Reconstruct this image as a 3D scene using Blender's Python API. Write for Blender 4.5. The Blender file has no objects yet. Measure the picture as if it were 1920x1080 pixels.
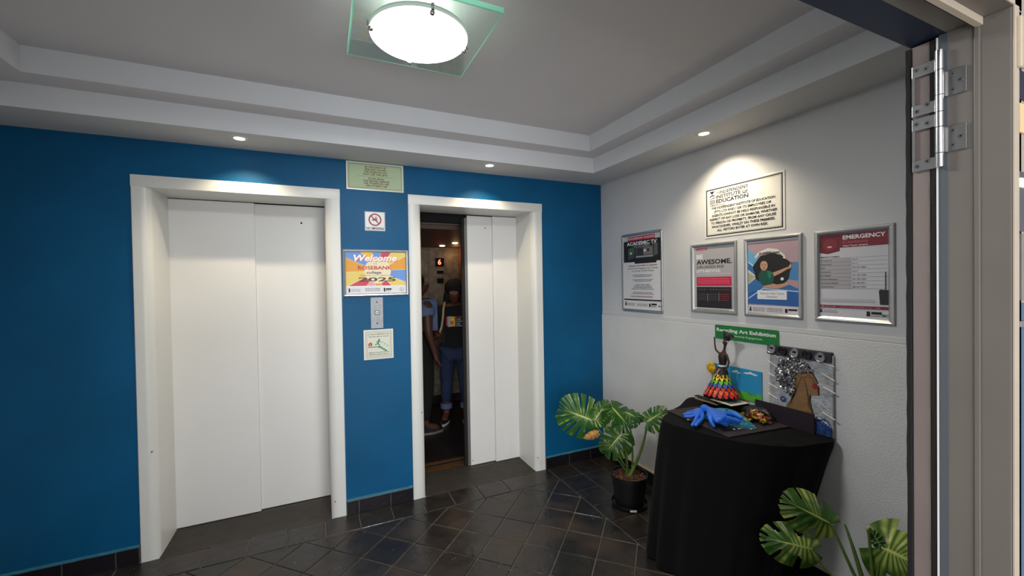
import bpy, bmesh, math, random
from mathutils import Vector, Matrix
random.seed(7)
S = bpy.context.scene
COL = S.collection
PI = math.pi

# ------------------------------------------------------------------ camera
CAM = Vector((-2.248, -3.0, 1.55))
YAW, PITCH, ROLL, FPX = 0.4286, -0.01309, -0.01627, 776.3
_f = Vector((math.sin(YAW)*math.cos(PITCH), math.cos(YAW)*math.cos(PITCH), math.sin(PITCH)))
_r0 = Vector((math.cos(YAW), -math.sin(YAW), 0))
_u0 = _r0.cross(_f)
_r = _r0*math.cos(ROLL) + _u0*math.sin(ROLL)
_u = -_r0*math.sin(ROLL) + _u0*math.cos(ROLL)
cd = bpy.data.cameras.new('camera'); cam = bpy.data.objects.new('camera', cd); COL.objects.link(cam)
M = Matrix((_r, _u, -_f)).transposed().to_4x4(); M.translation = CAM
cam.matrix_world = M
cd.sensor_width = 36; cd.lens = FPX/1920*36; cd.clip_start = 0.05
S.camera = cam

def at(px, py, ax, v):
    """measure a point of the photograph on the real plane axis=v (axis 0,1,2)"""
    d = _f + _r*((px-960)/FPX) - _u*((py-540)/FPX)
    t = (v-CAM[ax])/d[ax]
    return CAM + d*t

# ------------------------------------------------------------------ world, light, exposure
w = bpy.data.worlds.new('world'); S.world = w; w.use_nodes = True
w.node_tree.nodes['Background'].inputs[0].default_value = (0.75, 0.85, 1, 1)
w.node_tree.nodes['Background'].inputs[1].default_value = 0.35
S.view_settings.view_transform = 'Standard'; S.view_settings.look = 'None'
S.view_settings.exposure = 0.0; S.view_settings.gamma = 1; S.view_settings.use_curve_mapping = False

def light(name, typ, loc, energy, col, target=None, parent=None, **kw):
    l = bpy.data.lights.new(name, typ); l.energy = energy; l.color = col
    for k, v in kw.items(): setattr(l, k, v)
    o = bpy.data.objects.new(name, l); COL.objects.link(o); o.location = loc
    if target is not None:
        o.rotation_euler = (Vector(target)-Vector(loc)).to_track_quat('-Z', 'Y').to_euler()
    if parent: o.parent = parent
    return o
# corridor fill, out of view: low-set daylight from behind, and added overhead light
light('corridor_daylight_fill', 'AREA', (-2.5, -5.9, 1.15), 150, (0.93, 0.96, 1.0), (-2.2, 0, 1.5), shape='RECTANGLE', size=3.6, size_y=2.1)
light('corridor_overhead_fill', 'AREA', (-2.3, -3.9, 2.58), 20, (1.0, 0.97, 0.93), (-2.3, -3.9, 0), shape='RECTANGLE', size=1.6, size_y=0.7)

# ------------------------------------------------------------------ materials
def lin(c):
    return tuple(((x/255)/12.92 if x <= 10 else (((x/255)+.055)/1.055)**2.4) for x in c)
MATS = {}
def mat(name, rgb=None, rough=.6, metal=0, spec=None, noise=None, bump=None, coat=0, rand=0, emit=None, sheen=0, trans=0, srgb=True):
    if name in MATS: return MATS[name]
    m = bpy.data.materials.new(name); m.use_nodes = True; nt = m.node_tree
    b = nt.nodes['Principled BSDF']
    c = lin(rgb) if srgb and rgb else (rgb or (.5, .5, .5))
    b.inputs['Base Color'].default_value = (*c, 1)
    b.inputs['Roughness'].default_value = rough; b.inputs['Metallic'].default_value = metal
    if spec is not None: b.inputs['Specular IOR Level'].default_value = spec
    if coat: b.inputs['Coat Weight'].default_value = coat
    if sheen: b.inputs['Sheen Weight'].default_value = sheen
    if emit:
        b.inputs['Emission Color'].default_value = (*emit[0], 1); b.inputs['Emission Strength'].default_value = emit[1]
    tc = nt.nodes.new('ShaderNodeTexCoord')
    if noise:   # (scale, amount) brightness variation of the surface itself
        n = nt.nodes.new('ShaderNodeTexNoise'); n.inputs['Scale'].default_value = noise[0]; n.inputs['Detail'].default_value = 6
        nt.links.new(tc.outputs['Object'], n.inputs['Vector'])
        mr = nt.nodes.new('ShaderNodeMapRange'); mr.inputs[1].default_value = .3; mr.inputs[2].default_value = .7
        mr.inputs[3].default_value = 1-noise[1]; mr.inputs[4].default_value = 1+noise[1]
        nt.links.new(n.outputs['Fac'], mr.inputs[0])
        hs = nt.nodes.new('ShaderNodeHueSaturation'); hs.inputs['Color'].default_value = (*c, 1)
        nt.links.new(mr.outputs[0], hs.inputs['Value']); nt.links.new(hs.outputs[0], b.inputs['Base Color'])
        if rand:
            oi = nt.nodes.new('ShaderNodeObjectInfo'); mr2 = nt.nodes.new('ShaderNodeMapRange')
            mr2.inputs[3].default_value = 1-rand; mr2.inputs[4].default_value = 1+rand
            nt.links.new(oi.outputs['Random'], mr2.inputs[0])
            mu = nt.nodes.new('ShaderNodeMath'); mu.operation = 'MULTIPLY'
            nt.links.new(mr.outputs[0], mu.inputs[0]); nt.links.new(mr2.outputs[0], mu.inputs[1])
            nt.links.new(mu.outputs[0], hs.inputs['Value'])
    if bump:    # (scale, strength, distance)
        n = nt.nodes.new('ShaderNodeTexNoise'); n.inputs['Scale'].default_value = bump[0]; n.inputs['Detail'].default_value = 5
        nt.links.new(tc.outputs['Object'], n.inputs['Vector'])
        bp = nt.nodes.new('ShaderNodeBump'); bp.inputs['Strength'].default_value = bump[1]; bp.inputs['Distance'].default_value = bump[2]
        nt.links.new(n.outputs['Fac'], bp.inputs['Height']); nt.links.new(bp.outputs[0], b.inputs['Normal'])
    MATS[name] = m
    return m
blue_paint = mat('blue_paint', (0, 84, 128), .5, spec=.25, noise=(2.2, .12), bump=(60, .25, .002))
ledge_paint = mat('blue_paint_edge', (44, 104, 124), .5, noise=(30, .15))
grey_smooth = mat('grey_wall_paint', (208, 208, 210), .6, noise=(1.6, .04), bump=(90, .15, .001))
grey_rough = mat('grey_rough_plaster', (214, 214, 216), .75, noise=(3, .05), bump=(150, .8, .003))
ceil_grey = mat('ceiling_paint', (214, 211, 212), .8, noise=(1.2, .03), bump=(50, .1, .001))
tray_white = mat('ceiling_tray_paint', (222, 224, 228), .75, noise=(2, .03), bump=(40, .12, .001))
soffit_mat = mat('soffit_paint', (205, 204, 202), .8, bump=(70, .2, .001))
lift_white = mat('lift_white_paint', (226, 224, 221), .42, noise=(1.3, .03), bump=(120, .05, .001))
lift_frame = mat('lift_frame_paint', (222, 221, 216), .36, noise=(1.2, .02), bump=(25, .08, .002))
navy = mat('navy_header_paint', (22, 32, 52), .5, noise=(3, .1))
taupe = mat('taupe_steel_paint', (112, 106, 100), .42, noise=(5, .05), bump=(200, .1, .0005))
taupe_pale_lit = mat('pale_lit_frame_paint', (186, 172, 154), .5, noise=(8, .05))  # pale frame faces; on the door stop, light put into the colour
rubber = mat('black_rubber', (16, 12, 12), .8)
steel = mat('brushed_steel', (190, 190, 192), .28, 1, noise=(30, .08))
silver = mat('silver_snap_frame', (200, 200, 200), .3, .85, noise=(20, .05))
chrome = mat('chrome', (220, 220, 220), .12, 1)
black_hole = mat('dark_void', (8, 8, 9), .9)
slate = mat('slate_tile', (37, 33, 31), .27, noise=(9, .30), bump=(14, .55, .006), rand=.22, spec=.5)
grout = mat('tile_grout', (86, 80, 72), .85, noise=(20, .3), bump=(90, .4, .002))
nt = slate.node_tree; bs = nt.nodes['Principled BSDF']; old_l = bs.inputs['Base Color'].links[0].from_socket
ge = nt.nodes.new('ShaderNodeNewGeometry')
n1 = nt.nodes.new('ShaderNodeTexNoise'); n1.inputs['Scale'].default_value = 3.2; n1.inputs['Detail'].default_value = 8; nt.links.new(ge.outputs['Position'], n1.inputs['Vector'])
m1 = nt.nodes.new('ShaderNodeMapRange'); m1.inputs[1].default_value = .5; m1.inputs[2].default_value = .75; m1.inputs[4].default_value = .55; nt.links.new(n1.outputs['Fac'], m1.inputs[0])
x1 = nt.nodes.new('ShaderNodeMixRGB'); x1.inputs[2].default_value = (*lin((78, 58, 40)), 1); nt.links.new(m1.outputs[0], x1.inputs[0]); nt.links.new(old_l, x1.inputs[1])
v1 = nt.nodes.new('ShaderNodeTexVoronoi'); v1.inputs['Scale'].default_value = 26; nt.links.new(ge.outputs['Position'], v1.inputs['Vector'])
n2 = nt.nodes.new('ShaderNodeTexNoise'); n2.inputs['Scale'].default_value = 9; nt.links.new(ge.outputs['Position'], n2.inputs['Vector'])
c1 = nt.nodes.new('ShaderNodeMath'); c1.operation = 'LESS_THAN'; c1.inputs[1].default_value = .085; nt.links.new(v1.outputs['Distance'], c1.inputs[0])
c2 = nt.nodes.new('ShaderNodeMath'); c2.operation = 'GREATER_THAN'; c2.inputs[1].default_value = .56; nt.links.new(n2.outputs['Fac'], c2.inputs[0])
c3 = nt.nodes.new('ShaderNodeMath'); c3.operation = 'MULTIPLY'; nt.links.new(c1.outputs[0], c3.inputs[0]); nt.links.new(c2.outputs[0], c3.inputs[1])
x2 = nt.nodes.new('ShaderNodeMixRGB'); x2.inputs[2].default_value = (*lin((128, 118, 104)), 1); nt.links.new(c3.outputs[0], x2.inputs[0]); nt.links.new(x1.outputs[0], x2.inputs[1]); nt.links.new(x2.outputs[0], bs.inputs['Base Color'])
m4 = nt.nodes.new('ShaderNodeMapRange'); m4.inputs[1].default_value = .3; m4.inputs[2].default_value = .7; m4.inputs[3].default_value = .16; m4.inputs[4].default_value = .46; nt.links.new(n1.outputs['Fac'], m4.inputs[0]); nt.links.new(m4.outputs[0], bs.inputs['Roughness'])
skirt_tile = mat('skirting_tile', (26, 23, 29), .22, noise=(12, .3), bump=(20, .3, .004), rand=.2)
ribbed = mat('ribbed_rubber_sheet', (58, 52, 47), .5, noise=(14, .18), bump=(50, .2, .001))
cream_trim = mat('cream_paint_line', (196, 178, 150), .7)
white_plastic = mat('white_plastic', (225, 225, 222), .4)
black_cloth = mat('black_cloth', (7, 7, 8), .95, sheen=.02, bump=(320, .3, .001), spec=.15)
board_dark = mat('dark_card', (58, 50, 54), .9, noise=(40, .12), spec=.2)
board_purple = mat('dark_plum_card', (46, 38, 46), .85, spec=.2)

# ------------------------------------------------------------------ object helpers
def tag(o, label=None, cat=None, group=None, kind=None):
    if label: o['label'] = label
    if cat: o['category'] = cat
    if group: o['group'] = group
    if kind: o['kind'] = kind
    return o
def empty(name, loc=(0, 0, 0), rz=0, label=None, cat=None, group=None, kind=None, parent=None):
    o = bpy.data.objects.new(name, None); COL.objects.link(o); o.location = loc; o.rotation_euler = (0, 0, rz)
    o.empty_display_size = .05
    if parent: o.parent = parent
    return tag(o, label, cat, group, kind)
class MB:
    """collects faces with materials and links them as one mesh object"""
    def __init__(s): s.v = []; s.f = []; s.m = []; s.mats = []; s.sm = []; s.uv = {}
    def mi(s, m):
        if m not in s.mats: s.mats.append(m)
        return s.mats.index(m)
    def face(s, pts, m, smooth=False):
        n = len(s.v); s.v += [tuple(p) for p in pts]; s.f.append(list(range(n, n+len(pts)))); s.m.append(s.mi(m)); s.sm.append(smooth)
    def grid(s, rows, m, smooth=True, closed_u=False, closed_v=False):
        n = len(s.v); R = len(rows); C_ = len(rows[0])
        for r in rows: s.v += [tuple(p) for p in r]
        k = s.mi(m)
        for i in range(R if closed_v else R-1):
            for j in range(C_ if closed_u else C_-1):
                a = n+i*C_+j; b = n+i*C_+(j+1) % C_; c = n+((i+1) % R)*C_+(j+1) % C_; d = n+((i+1) % R)*C_+j
                s.f.append([a, b, c, d]); s.m.append(k); s.sm.append(smooth)
    def box(s, x0, y0, z0, x1, y1, z1, m, bev=0):
        if bev:
            b = min(bev, abs(x1-x0)*.45, abs(y1-y0)*.45, abs(z1-z0)*.45)
            bm = bmesh.new(); bmesh.ops.create_cube(bm, size=1)
            for v in bm.verts:
                v.co = Vector(((x0+x1)/2+v.co.x*(x1-x0), (y0+y1)/2+v.co.y*(y1-y0), (z0+z1)/2+v.co.z*(z1-z0)))
            bmesh.ops.bevel(bm, geom=bm.edges[:], offset=b, segments=2, profile=.6, affect='EDGES')
            s.addbm(bm, m); return
        P = [(x0, y0, z0), (x1, y0, z0), (x1, y1, z0), (x0, y1, z0), (x0, y0, z1), (x1, y0, z1), (x1, y1, z1), (x0, y1, z1)]
        n = len(s.v); s.v += P
        for q in ((0, 3, 2, 1), (4, 5, 6, 7), (0, 1, 5, 4), (1, 2, 6, 5), (2, 3, 7, 6), (3, 0, 4, 7)):
            s.f.append([n+i for i in q]); s.m.append(s.mi(m)); s.sm.append(False)
    def addbm(s, bm, m, T=None, smooth=False):
        n = len(s.v); bm.verts.index_update()
        for v in bm.verts: s.v.append(tuple(T @ v.co if T else v.co))
        for f in bm.faces:
            s.f.append([n+v.index for v in f.verts]); s.m.append(s.mi(m)); s.sm.append(smooth)
        bm.free()
    def addmesh(s, me, m, T=None, smooth=False):
        n = len(s.v)
        for v in me.vertices: s.v.append(tuple(T @ v.co if T else v.co))
        for p in me.polygons:
            s.f.append([n+i for i in p.vertices]); s.m.append(s.mi(m)); s.sm.append(smooth)
    def cyl(s, p0, p1, r0, m, r1=None, n=16, caps=True, smooth=True):
        p0 = Vector(p0); p1 = Vector(p1); r1 = r0 if r1 is None else r1
        d = (p1-p0).normalized(); a = d.orthogonal().normalized(); b = d.cross(a)
        R0 = [p0+(a*math.cos(t)+b*math.sin(t))*r0 for t in [2*PI*i/n for i in range(n)]]
        R1 = [p1+(a*math.cos(t)+b*math.sin(t))*r1 for t in [2*PI*i/n for i in range(n)]]
        s.grid([R0, R1], m, smooth, closed_u=True)
        if caps: s.face(R0[::-1], m); s.face(R1, m)
    def tube(s, pts, rads, m, n=8):
        pts = [Vector(p) for p in pts]; rows = []
        if not hasattr(rads, '__len__'): rads = [rads]*len(pts)
        prev = None
        for i, p in enumerate(pts):
            d = (pts[min(i+1, len(pts)-1)]-pts[max(i-1, 0)]).normalized()
            if prev is None: a = d.orthogonal().normalized()
            else: a = (prev-d*prev.dot(d)).normalized()
            prev = a; b = d.cross(a)
            rows.append([p+(a*math.cos(t)+b*math.sin(t))*rads[i] for t in [2*PI*k/n for k in range(n)]])
        s.grid(rows, m, True, closed_u=True); s.face(rows[0][::-1], m); s.face(rows[-1], m)
    def lathe(s, prof, m, c=(0, 0, 0), n=32, smooth=True):
        rows = [[(c[0]+r*math.cos(2*PI*k/n), c[1]+r*math.sin(2*PI*k/n), c[2]+z) for k in range(n)] for r, z in prof]
        s.grid(rows, m, smooth, closed_u=True)
    def ball(s, c, r, m, sub=2, T=None):
        bm = bmesh.new(); bmesh.ops.create_icosphere(bm, subdivisions=sub, radius=1)
        rr = r if hasattr(r, '__len__') else (r, r, r)
        TT = Matrix.Translation(c) @ (T or Matrix()) @ Matrix.Diagonal((*rr, 1))
        s.addbm(bm, m, TT, True)
    def build(s, name, parent=None, loc=None, kind=None, label=None, cat=None, group=None):
        me = bpy.data.meshes.new(name); me.from_pydata(s.v, [], s.f)
        for m in s.mats: me.materials.append(m)
        me.polygons.foreach_set('material_index', s.m); me.polygons.foreach_set('use_smooth', s.sm); me.update()
        if any(s.sm): me.set_sharp_from_angle(angle=math.radians(45))
        o = bpy.data.objects.new(name, me); COL.objects.link(o)
        if parent: o.parent = parent
        if loc: o.location = loc
        return tag(o, label, cat, group, kind)
def onebox(name, a, m, parent=None, bev=0, **k):
    b = MB(); b.box(*a, m, bev); return b.build(name, parent, **k)
def cp(o, parent, loc=None, rot=None, scale=None):
    c = o.copy(); COL.objects.link(c); c.parent = parent
    if loc is not None: c.location = loc
    if rot is not None: c.rotation_euler = rot
    if scale is not None: c.scale = scale
    return c

# text as mesh data
def text_mesh(s, bold=0.0, shear=0.0, sp=1.0):
    cu = bpy.data.curves.new('t', 'FONT'); cu.body = s; cu.size = 1; cu.resolution_u = 2; cu.offset = bold; cu.shear = shear; cu.space_character = sp
    o = bpy.data.objects.new('t', cu); COL.objects.link(o)
    bpy.context.view_layer.update()
    me = bpy.data.meshes.new_from_object(o.evaluated_get(bpy.context.evaluated_depsgraph_get()))
    bpy.data.objects.remove(o); bpy.data.curves.remove(cu)
    return me

class Sheet(MB):
    """flat print in a poster's own frame: u right, v up, printed layers a hair apart"""
    def __init__(s, w0=.002): super().__init__(); s.w = w0; s.k = 0
    def up(s): s.k += 1; return -(s.w + s.k*.00005)
    def ink(s, rgb): return mat('ink_%d_%d_%d' % rgb, rgb, .55)
    def poly(s, pts, rgb):
        y = s.up()
        bm = bmesh.new(); vs = [bm.verts.new((u, y, v)) for u, v in pts]; f = bm.faces.new(vs)
        bmesh.ops.triangulate(bm, faces=[f]); s.addbm(bm, s.ink(rgb))
    def rect(s, u0, v0, u1, v1, rgb): y = s.up(); s.face([(u0, y, v0), (u1, y, v0), (u1, y, v1), (u0, y, v1)], s.ink(rgb))
    def rrect(s, u0, v0, u1, v1, r, rgb):
        pts = []
        for cx, cy, a in ((u1-r, v0+r, -90), (u1-r, v1-r, 0), (u0+r, v1-r, 90), (u0+r, v0+r, 180)):
            for k in range(5): t = math.radians(a+22.5*k); pts.append((cx+r*math.cos(t), cy+r*math.sin(t)))
        s.poly(pts, rgb)
    def disc(s, u, v, r, rgb, n=24, ry=None):
        s.poly([(u+r*math.cos(2*PI*k/n), v+(ry or r)*math.sin(2*PI*k/n)) for k in range(n)], rgb)
    def ring(s, u0, v0, u1, v1, t, rgb):
        y = s.up(); m = s.ink(rgb)
        for a in ((u0, v0, u1, v0+t), (u0, v1-t, u1, v1), (u0, v0+t, u0+t, v1-t), (u1-t, v0+t, u1, v1-t)):
            s.face([(a[0], y, a[1]), (a[2], y, a[1]), (a[2], y, a[3]), (a[0], y, a[3])], m)
    def line(s, u0, v0, u1, v1, t, rgb):
        d = Vector((u1-u0, v1-v0)).normalized()*t/2; n = Vector((-d.y, d.x))
        s.poly([(u0+n.x, v0+n.y), (u0-n.x, v0-n.y), (u1-n.x, v1-n.y), (u1+n.x, v1+n.y)], rgb)
    def text(s, t, u, v, h, rgb, width=None, align='c', bold=0.0, shear=0.0, rot=0):
        """h = capital height; width squeezes the line to this width; u is centre/left/right by align"""
        me = text_mesh(t, min(bold, .028), shear); y = s.up()
        xs = [q.co.x for q in me.vertices]
        if not xs: return
        x0, x1 = min(xs), max(xs); k = h/.70; kx = width/(x1-x0) if width else k
        off = {'c': -(x0+x1)/2, 'l': -x0, 'r': -x1}[align]
        T = Matrix.Translation((u, y, v)) @ Matrix.Rotation(rot, 4, 'Y') @ Matrix(((kx, 0, 0, off*kx), (0, 0, 0, 0), (0, k, 0, 0), (0, 0, 0, 1)))
        s.addmesh(me, s.ink(rgb), T); bpy.data.meshes.remove(me)
    def greek(s, u0, u1, v, h, rgb, rnd, cen=False):
        """a line of small print too fine to read"""
        y = s.up(); m = s.ink(rgb); W = u1-u0
        if cen:
            L = W*rnd.uniform(.6, 1); u0 = u0+(W-L)/2; u1 = u0+L
        u = u0
        while u < u1:
            l = rnd.uniform(1.5, 5)*h*.8; e = min(u+l, u1)
            s.face([(u, y, v), (e, y, v), (e, y, v+h*rnd.choice((.7, .7, 1))), (u, y, v+h*.7)], m); u = e+h*.5

def ring_frame(W, H, fw, depth, m, r=0.0):
    """rounded snap-frame profile swept round a rectangle, mitred corners"""
    prof = [(0, 0), (0, depth*.55), (fw*.12, depth*.85), (fw*.35, depth), (fw*.65, depth*.85), (fw*.88, depth*.5), (fw, depth*.25), (fw, 0)]
    b = MB(); rows = []
    for d, h in prof:
        row = []
        if r:
            rr = max(r-d, .001)
            for cx, cz, a in ((W-r, r, -90), (W-r, H-r, 0), (r, H-r, 90), (r, r, 180)):
                for k in range(5): t = math.radians(a+22.5*k); row.append((cx+rr*math.cos(t), -h, cz+rr*math.sin(t)))
        else: row = [(W-d, -h, d), (W-d, -h, H-d), (d, -h, H-d), (d, -h, d)]
        rows.append(row)
    b.grid(rows, m, bool(r), closed_u=True)
    return b
RW = -PI/2     # posters on the grey wall are turned to face -x

def skin(name, J, bones, m, parent=None, sub=2, root=None):
    """one continuous skinned surface: J = {key: (pos, radius)}"""
    keys = list(J); idx = {k: i for i, k in enumerate(keys)}
    me = bpy.data.meshes.new(name); me.from_pydata([J[k][0] for k in keys], [(idx[a], idx[b]) for a, b in bones], [])
    o = bpy.data.objects.new(name, me); COL.objects.link(o)
    md = o.modifiers.new('s', 'SKIN'); md.use_smooth_shade = True; md.branch_smoothing = .3
    if not me.skin_vertices: bpy.context.view_layer.update()
    sv = me.skin_vertices[0].data if me.skin_vertices else None
    for k in keys:
        r = J[k][1]; sv[idx[k]].radius = (r, r) if not hasattr(r, '__len__') else r
        sv[idx[k]].use_root = (k == (root or keys[0]))
    sd = o.modifiers.new('d', 'SUBSURF'); sd.levels = sub; sd.render_levels = sub
    bpy.context.view_layer.update()
    nm = bpy.data.meshes.new_from_object(o.evaluated_get(bpy.context.evaluated_depsgraph_get()))
    nm.materials.clear(); nm.materials.append(m)
    for p in nm.polygons: p.use_smooth = True
    bpy.data.objects.remove(o)
    nm.name = name
    n = bpy.data.objects.new(name, nm); COL.objects.link(n)
    if parent: n.parent = parent
    return n

# ================================================================== SETTING
ZS, ZL, ZC = 2.394, 2.508, 2.624        # soffit, ledge, main ceiling
XL, YF = -3.88, -2.487                  # left wall, lobby side of the front wall

# ---- floor: grout bed with individually laid slate tiles
fl = onebox('floor', (XL, -2.66, -.06, 0, 0, -.0045), grout, kind='structure')
def clip(poly, a, b, c):                # keep a*x+b*y<=c
    out = []
    for i in range(len(poly)):
        p, q = poly[i], poly[(i+1) % len(poly)]
        dp, dq = a*p[0]+b*p[1]-c, a*q[0]+b*q[1]-c
        if dp <= 0: out.append(p)
        if (dp < 0 < dq) or (dq < 0 < dp):
            t = dp/(dp-dq); out.append((p[0]+(q[0]-p[0])*t, p[1]+(q[1]-p[1])*t))
    return out
def area(p): return sum(p[i][0]*p[(i+1) % len(p)][1]-p[(i+1) % len(p)][0]*p[i][1] for i in range(len(p)))/2
def inset(p, d):
    n = len(p); out = []
    for i in range(n):
        a, b, c = Vector(p[i-1]), Vector(p[i]), Vector(p[(i+1) % n])
        e1 = (b-a).normalized(); e2 = (c-b).normalized(); n1 = Vector((-e1.y, e1.x)); n2 = Vector((-e2.y, e2.x))
        k = 1+n1.dot(n2)
        if k < .1: k = .1
        out.append(tuple(b+(n1+n2)*d/k))
    return out
def tile(poly, parent, m=None):
    if len(poly) < 3: return
    clean = []
    for p in poly:
        if not clean or (Vector(p)-Vector(clean[-1])).length > .006: clean.append(p)
    if (Vector(clean[0])-Vector(clean[-1])).length < .006: clean.pop()
    if len(clean) < 3 or abs(area(clean)) < .0008: return
    if area(clean) < 0: clean = clean[::-1]
    j = random.uniform(.0028, .0044)
    a = inset(clean, j); t = inset(clean, j+.0025)
    if area(a) < .0004 or area(t) < .0002: return
    cx = sum(p[0] for p in a)/len(a); cy = sum(p[1] for p in a)/len(a)
    sx, sy = random.gauss(0, .004), random.gauss(0, .004)
    z0 = random.uniform(-.0006, .0006)
    b = MB()
    lo = [(x-cx, y-cy, -.012) for x, y in a]; mi = [(x-cx, y-cy, -.0025) for x, y in a]
    to = [(x-cx, y-cy, z0+(x-cx)*sx+(y-cy)*sy) for x, y in t]
    b.grid([lo, mi, to], m or slate, False, closed_u=True); b.face(to, m or slate)
    b.build('tile', parent, (cx, cy, 0))
P = .2095
xs = [0, -.157]+[-.372-.2105*k for k in range(20)]
# right border: three columns; back border: one course
ys = [0, -.211]+[-.424-.2125*k for k in range(12)]
for i in range(3):
    for k in range(len(ys)-1):
        if ys[k] <= -2.6: break
        x1, x0 = xs[i], (xs[i+1] if i < 2 else -.585)
        tile([(x0, max(ys[k+1], -2.6)), (x1, max(ys[k+1], -2.6)), (x1, ys[k]), (x0, ys[k])], fl)
bx = [-.585, -.796, -1.006, -1.217, -1.427, -1.637, -1.847, -2.055, -2.262, -2.477, -2.687, -2.897, -3.107, -3.317, -3.53, -3.74, XL]
for k in range(len(bx)-1): tile([(bx[k+1], -.211), (bx[k], -.211), (bx[k], -.006), (bx[k+1], -.006)], fl)
G = .2965
for iu in range(-20, 12):
    for iv in range(-14, 12):
        # corners in u=x+y+1.105, v=x-y+.385
        c = []
        for du, dv in ((0, 0), (1, 0), (1, 1), (0, 1)):
            U = (iu+du)*G-1.105; V = (iv+dv)*G-.385; c.append(((U+V)/2, (U-V)/2))
        for h in ((1, 0, -.585), (0, 1, -.211), (-1, 0, -XL), (0, -1, 1.99)):
            c = clip(c, *h)
            if len(c) < 3: break
        if len(c) >= 3: tile(c, fl)
# rear part of the lobby floor, under the doorway and out of view, and the corridor floor
onebox('floor', (XL, -2.66, -.0046, -.585, -1.992, -.001), slate, kind='structure')
onebox('floor', (-6.5, -6.2, -.06, 3.0, -2.66, 0), mat('corridor_tile', (170, 162, 150), .4, noise=(2, .1)), kind='structure')

# ---- back wall (blue) with two lift openings
wb = MB()
for a in ((XL-.1, -3.2), (-2.15, -1.67), (-.62, .1)):
    wb.box(a[0], 0, 0, a[1], .34, 2.8, blue_paint)
wb.box(-3.2, 0, 2.17, -2.15, .34, 2.8, blue_paint); wb.box(-1.67, 0, 2.17, -.62, .34, 2.8, blue_paint)
for a in ((XL, -3.216), (-.598, 0)): wb.box(a[0], -.0025, .094, a[1], .01, 1.285, blue_paint, bev=.002)
wb.build('wall_back', kind='structure')
# ---- right wall: smooth paint above a grooved dado line, rough plaster below
wr = MB()
wr.box(0, -2.75, 0, .12, .35, 2.8, grey_smooth)
wr.box(-.004, -2.487, 1.262, 0, 0, 1.287, grey_smooth, bev=.0015)
wr.box(-.008, -2.487, .1, .0, 0, 1.258, grey_rough, bev=.002)
wr.build('wall_right', kind='structure')
onebox('wall_left', (XL-.12, -2.75, 0, XL, .1, 2.8), grey_smooth, kind='structure')
# ---- ceiling with two-step tray
c = MB(); XA, XB, YA = -3.575, -.305, -.318
XA2, XB2, YA2 = -3.432, -.438, -.455
YN = -2.487
c.box(XL, YA, ZS, 0, 0, 2.8, soffit_mat); c.box(XB, YN, ZS, 0, YA, 2.8, soffit_mat); c.box(XL, YN, ZS, XA, YA, 2.8, soffit_mat)
c.build('ceiling', kind='structure')
c = MB(); e = .0015
c.box(XA, YA-e, ZS, XB, YA, ZL, tray_white); c.box(XB-e, YN, ZS, XB, YA-e, ZL, tray_white); c.box(XA, YN, ZS, XA+e, YA-e, ZL, tray_white)
c.box(XA2, YA2-e, ZL, XB2, YA2, ZC, tray_white); c.box(XB2-e, YN, ZL, XB2, YA2-e, ZC, tray_white); c.box(XA2, YN, ZL, XA2+e, YA2-e, ZC, tray_white)
c.build('trim_1', kind='structure')
c = MB()
c.box(XA+e, YA2, ZL, XB-e, YA-e, 2.8, ceil_grey); c.box(XB2, YN, ZL, XB-e, YA2, 2.8, ceil_grey); c.box(XA+e, YN, ZL, XA2, YA2, 2.8, ceil_grey)
c.box(XA2+e, YN, ZC, XB2-e, YA2-e, 2.8, ceil_grey)
c.build('ceiling', kind='structure')
onebox('ceiling', (-6.5, -6.2, 2.6, 3.0, -2.66, 2.8), ceil_grey, kind='structure')
# ---- front wall with the wide doorway the picture is taken through
HB = 2.10; JX = -.955
fw = MB()
fw.box(XL, YN-.173, 0, -2.80, YN, 2.8, grey_smooth)
fw.box(-2.80, YN-.066, HB, 0, YN, 2.8, navy)
fw.box(-2.80, YN-.173, HB+.1, 0, YN-.066, 2.8, grey_smooth)
fw.build('wall_front', kind='structure')
# corridor shell behind the camera
cw = MB(); cw.box(-6.6, -6.2, 0, -6.5, -2.66, 2.8, grey_smooth); cw.box(-6.6, -2.7, 0, XL, -2.6, 2.8, grey_smooth); cw.box(3, -6.2, 0, 3.1, -2.66, 2.8, grey_smooth); cw.box(.12, -2.7, 0, 3, -2.6, 2.8, grey_smooth)
cw.box(-6.5, -6.3, 0, -4.6, -6.2, 2.8, grey_smooth); cw.box(-.5, -6.3, 0, 3, -6.2, 2.8, grey_smooth); cw.box(-4.6, -6.3, 0, -.5, -6.2, .6, grey_smooth); cw.box(-4.6, -6.3, 2.45, -.5, -6.2, 2.8, grey_smooth)
cw.build('wall_corridor', kind='structure')

# ---- tiled skirtings
def skirting(name, joints, axis, wall_off, parent_kind='structure'):
    b = MB(); s = min(joints); t = max(joints)
    if axis == 'x':
        b.box(s, -.0105, 0, t, 0, .0925, grout); r = b.build(name, kind='structure')
    else:
        b.box(-.0185, s, 0, -.008, t, .0925, grout); r = b.build(name, kind='structure')
    for k in range(len(joints)-1):
        a, bb = sorted((joints[k], joints[k+1])); L = bb-a-.006
        q = MB(); q.box(-L/2, -.006, 0, L/2, .006, .0905, skirt_tile, bev=.002)
        o = q.build('tile', r)
        if axis == 'x': o.location = ((a+bb)/2, -.0085, .002)
        else: o.location = (-.0165, (a+bb)/2, .002); o.rotation_euler = (0, 0, PI/2)
        o.rotation_euler.x = random.gauss(0, .008)
    return r
sk = skirting('baseboard_back', [-.598, -.372, -.157, -.0], 'x', 0)
sk1 = skirting('baseboard_back', [-2.130, -2.053, -1.843, -1.686], 'x', 0)
sk2 = skirting('baseboard_back', [-3.217, -3.320, -3.540, -3.75, XL], 'x', 0)
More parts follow.
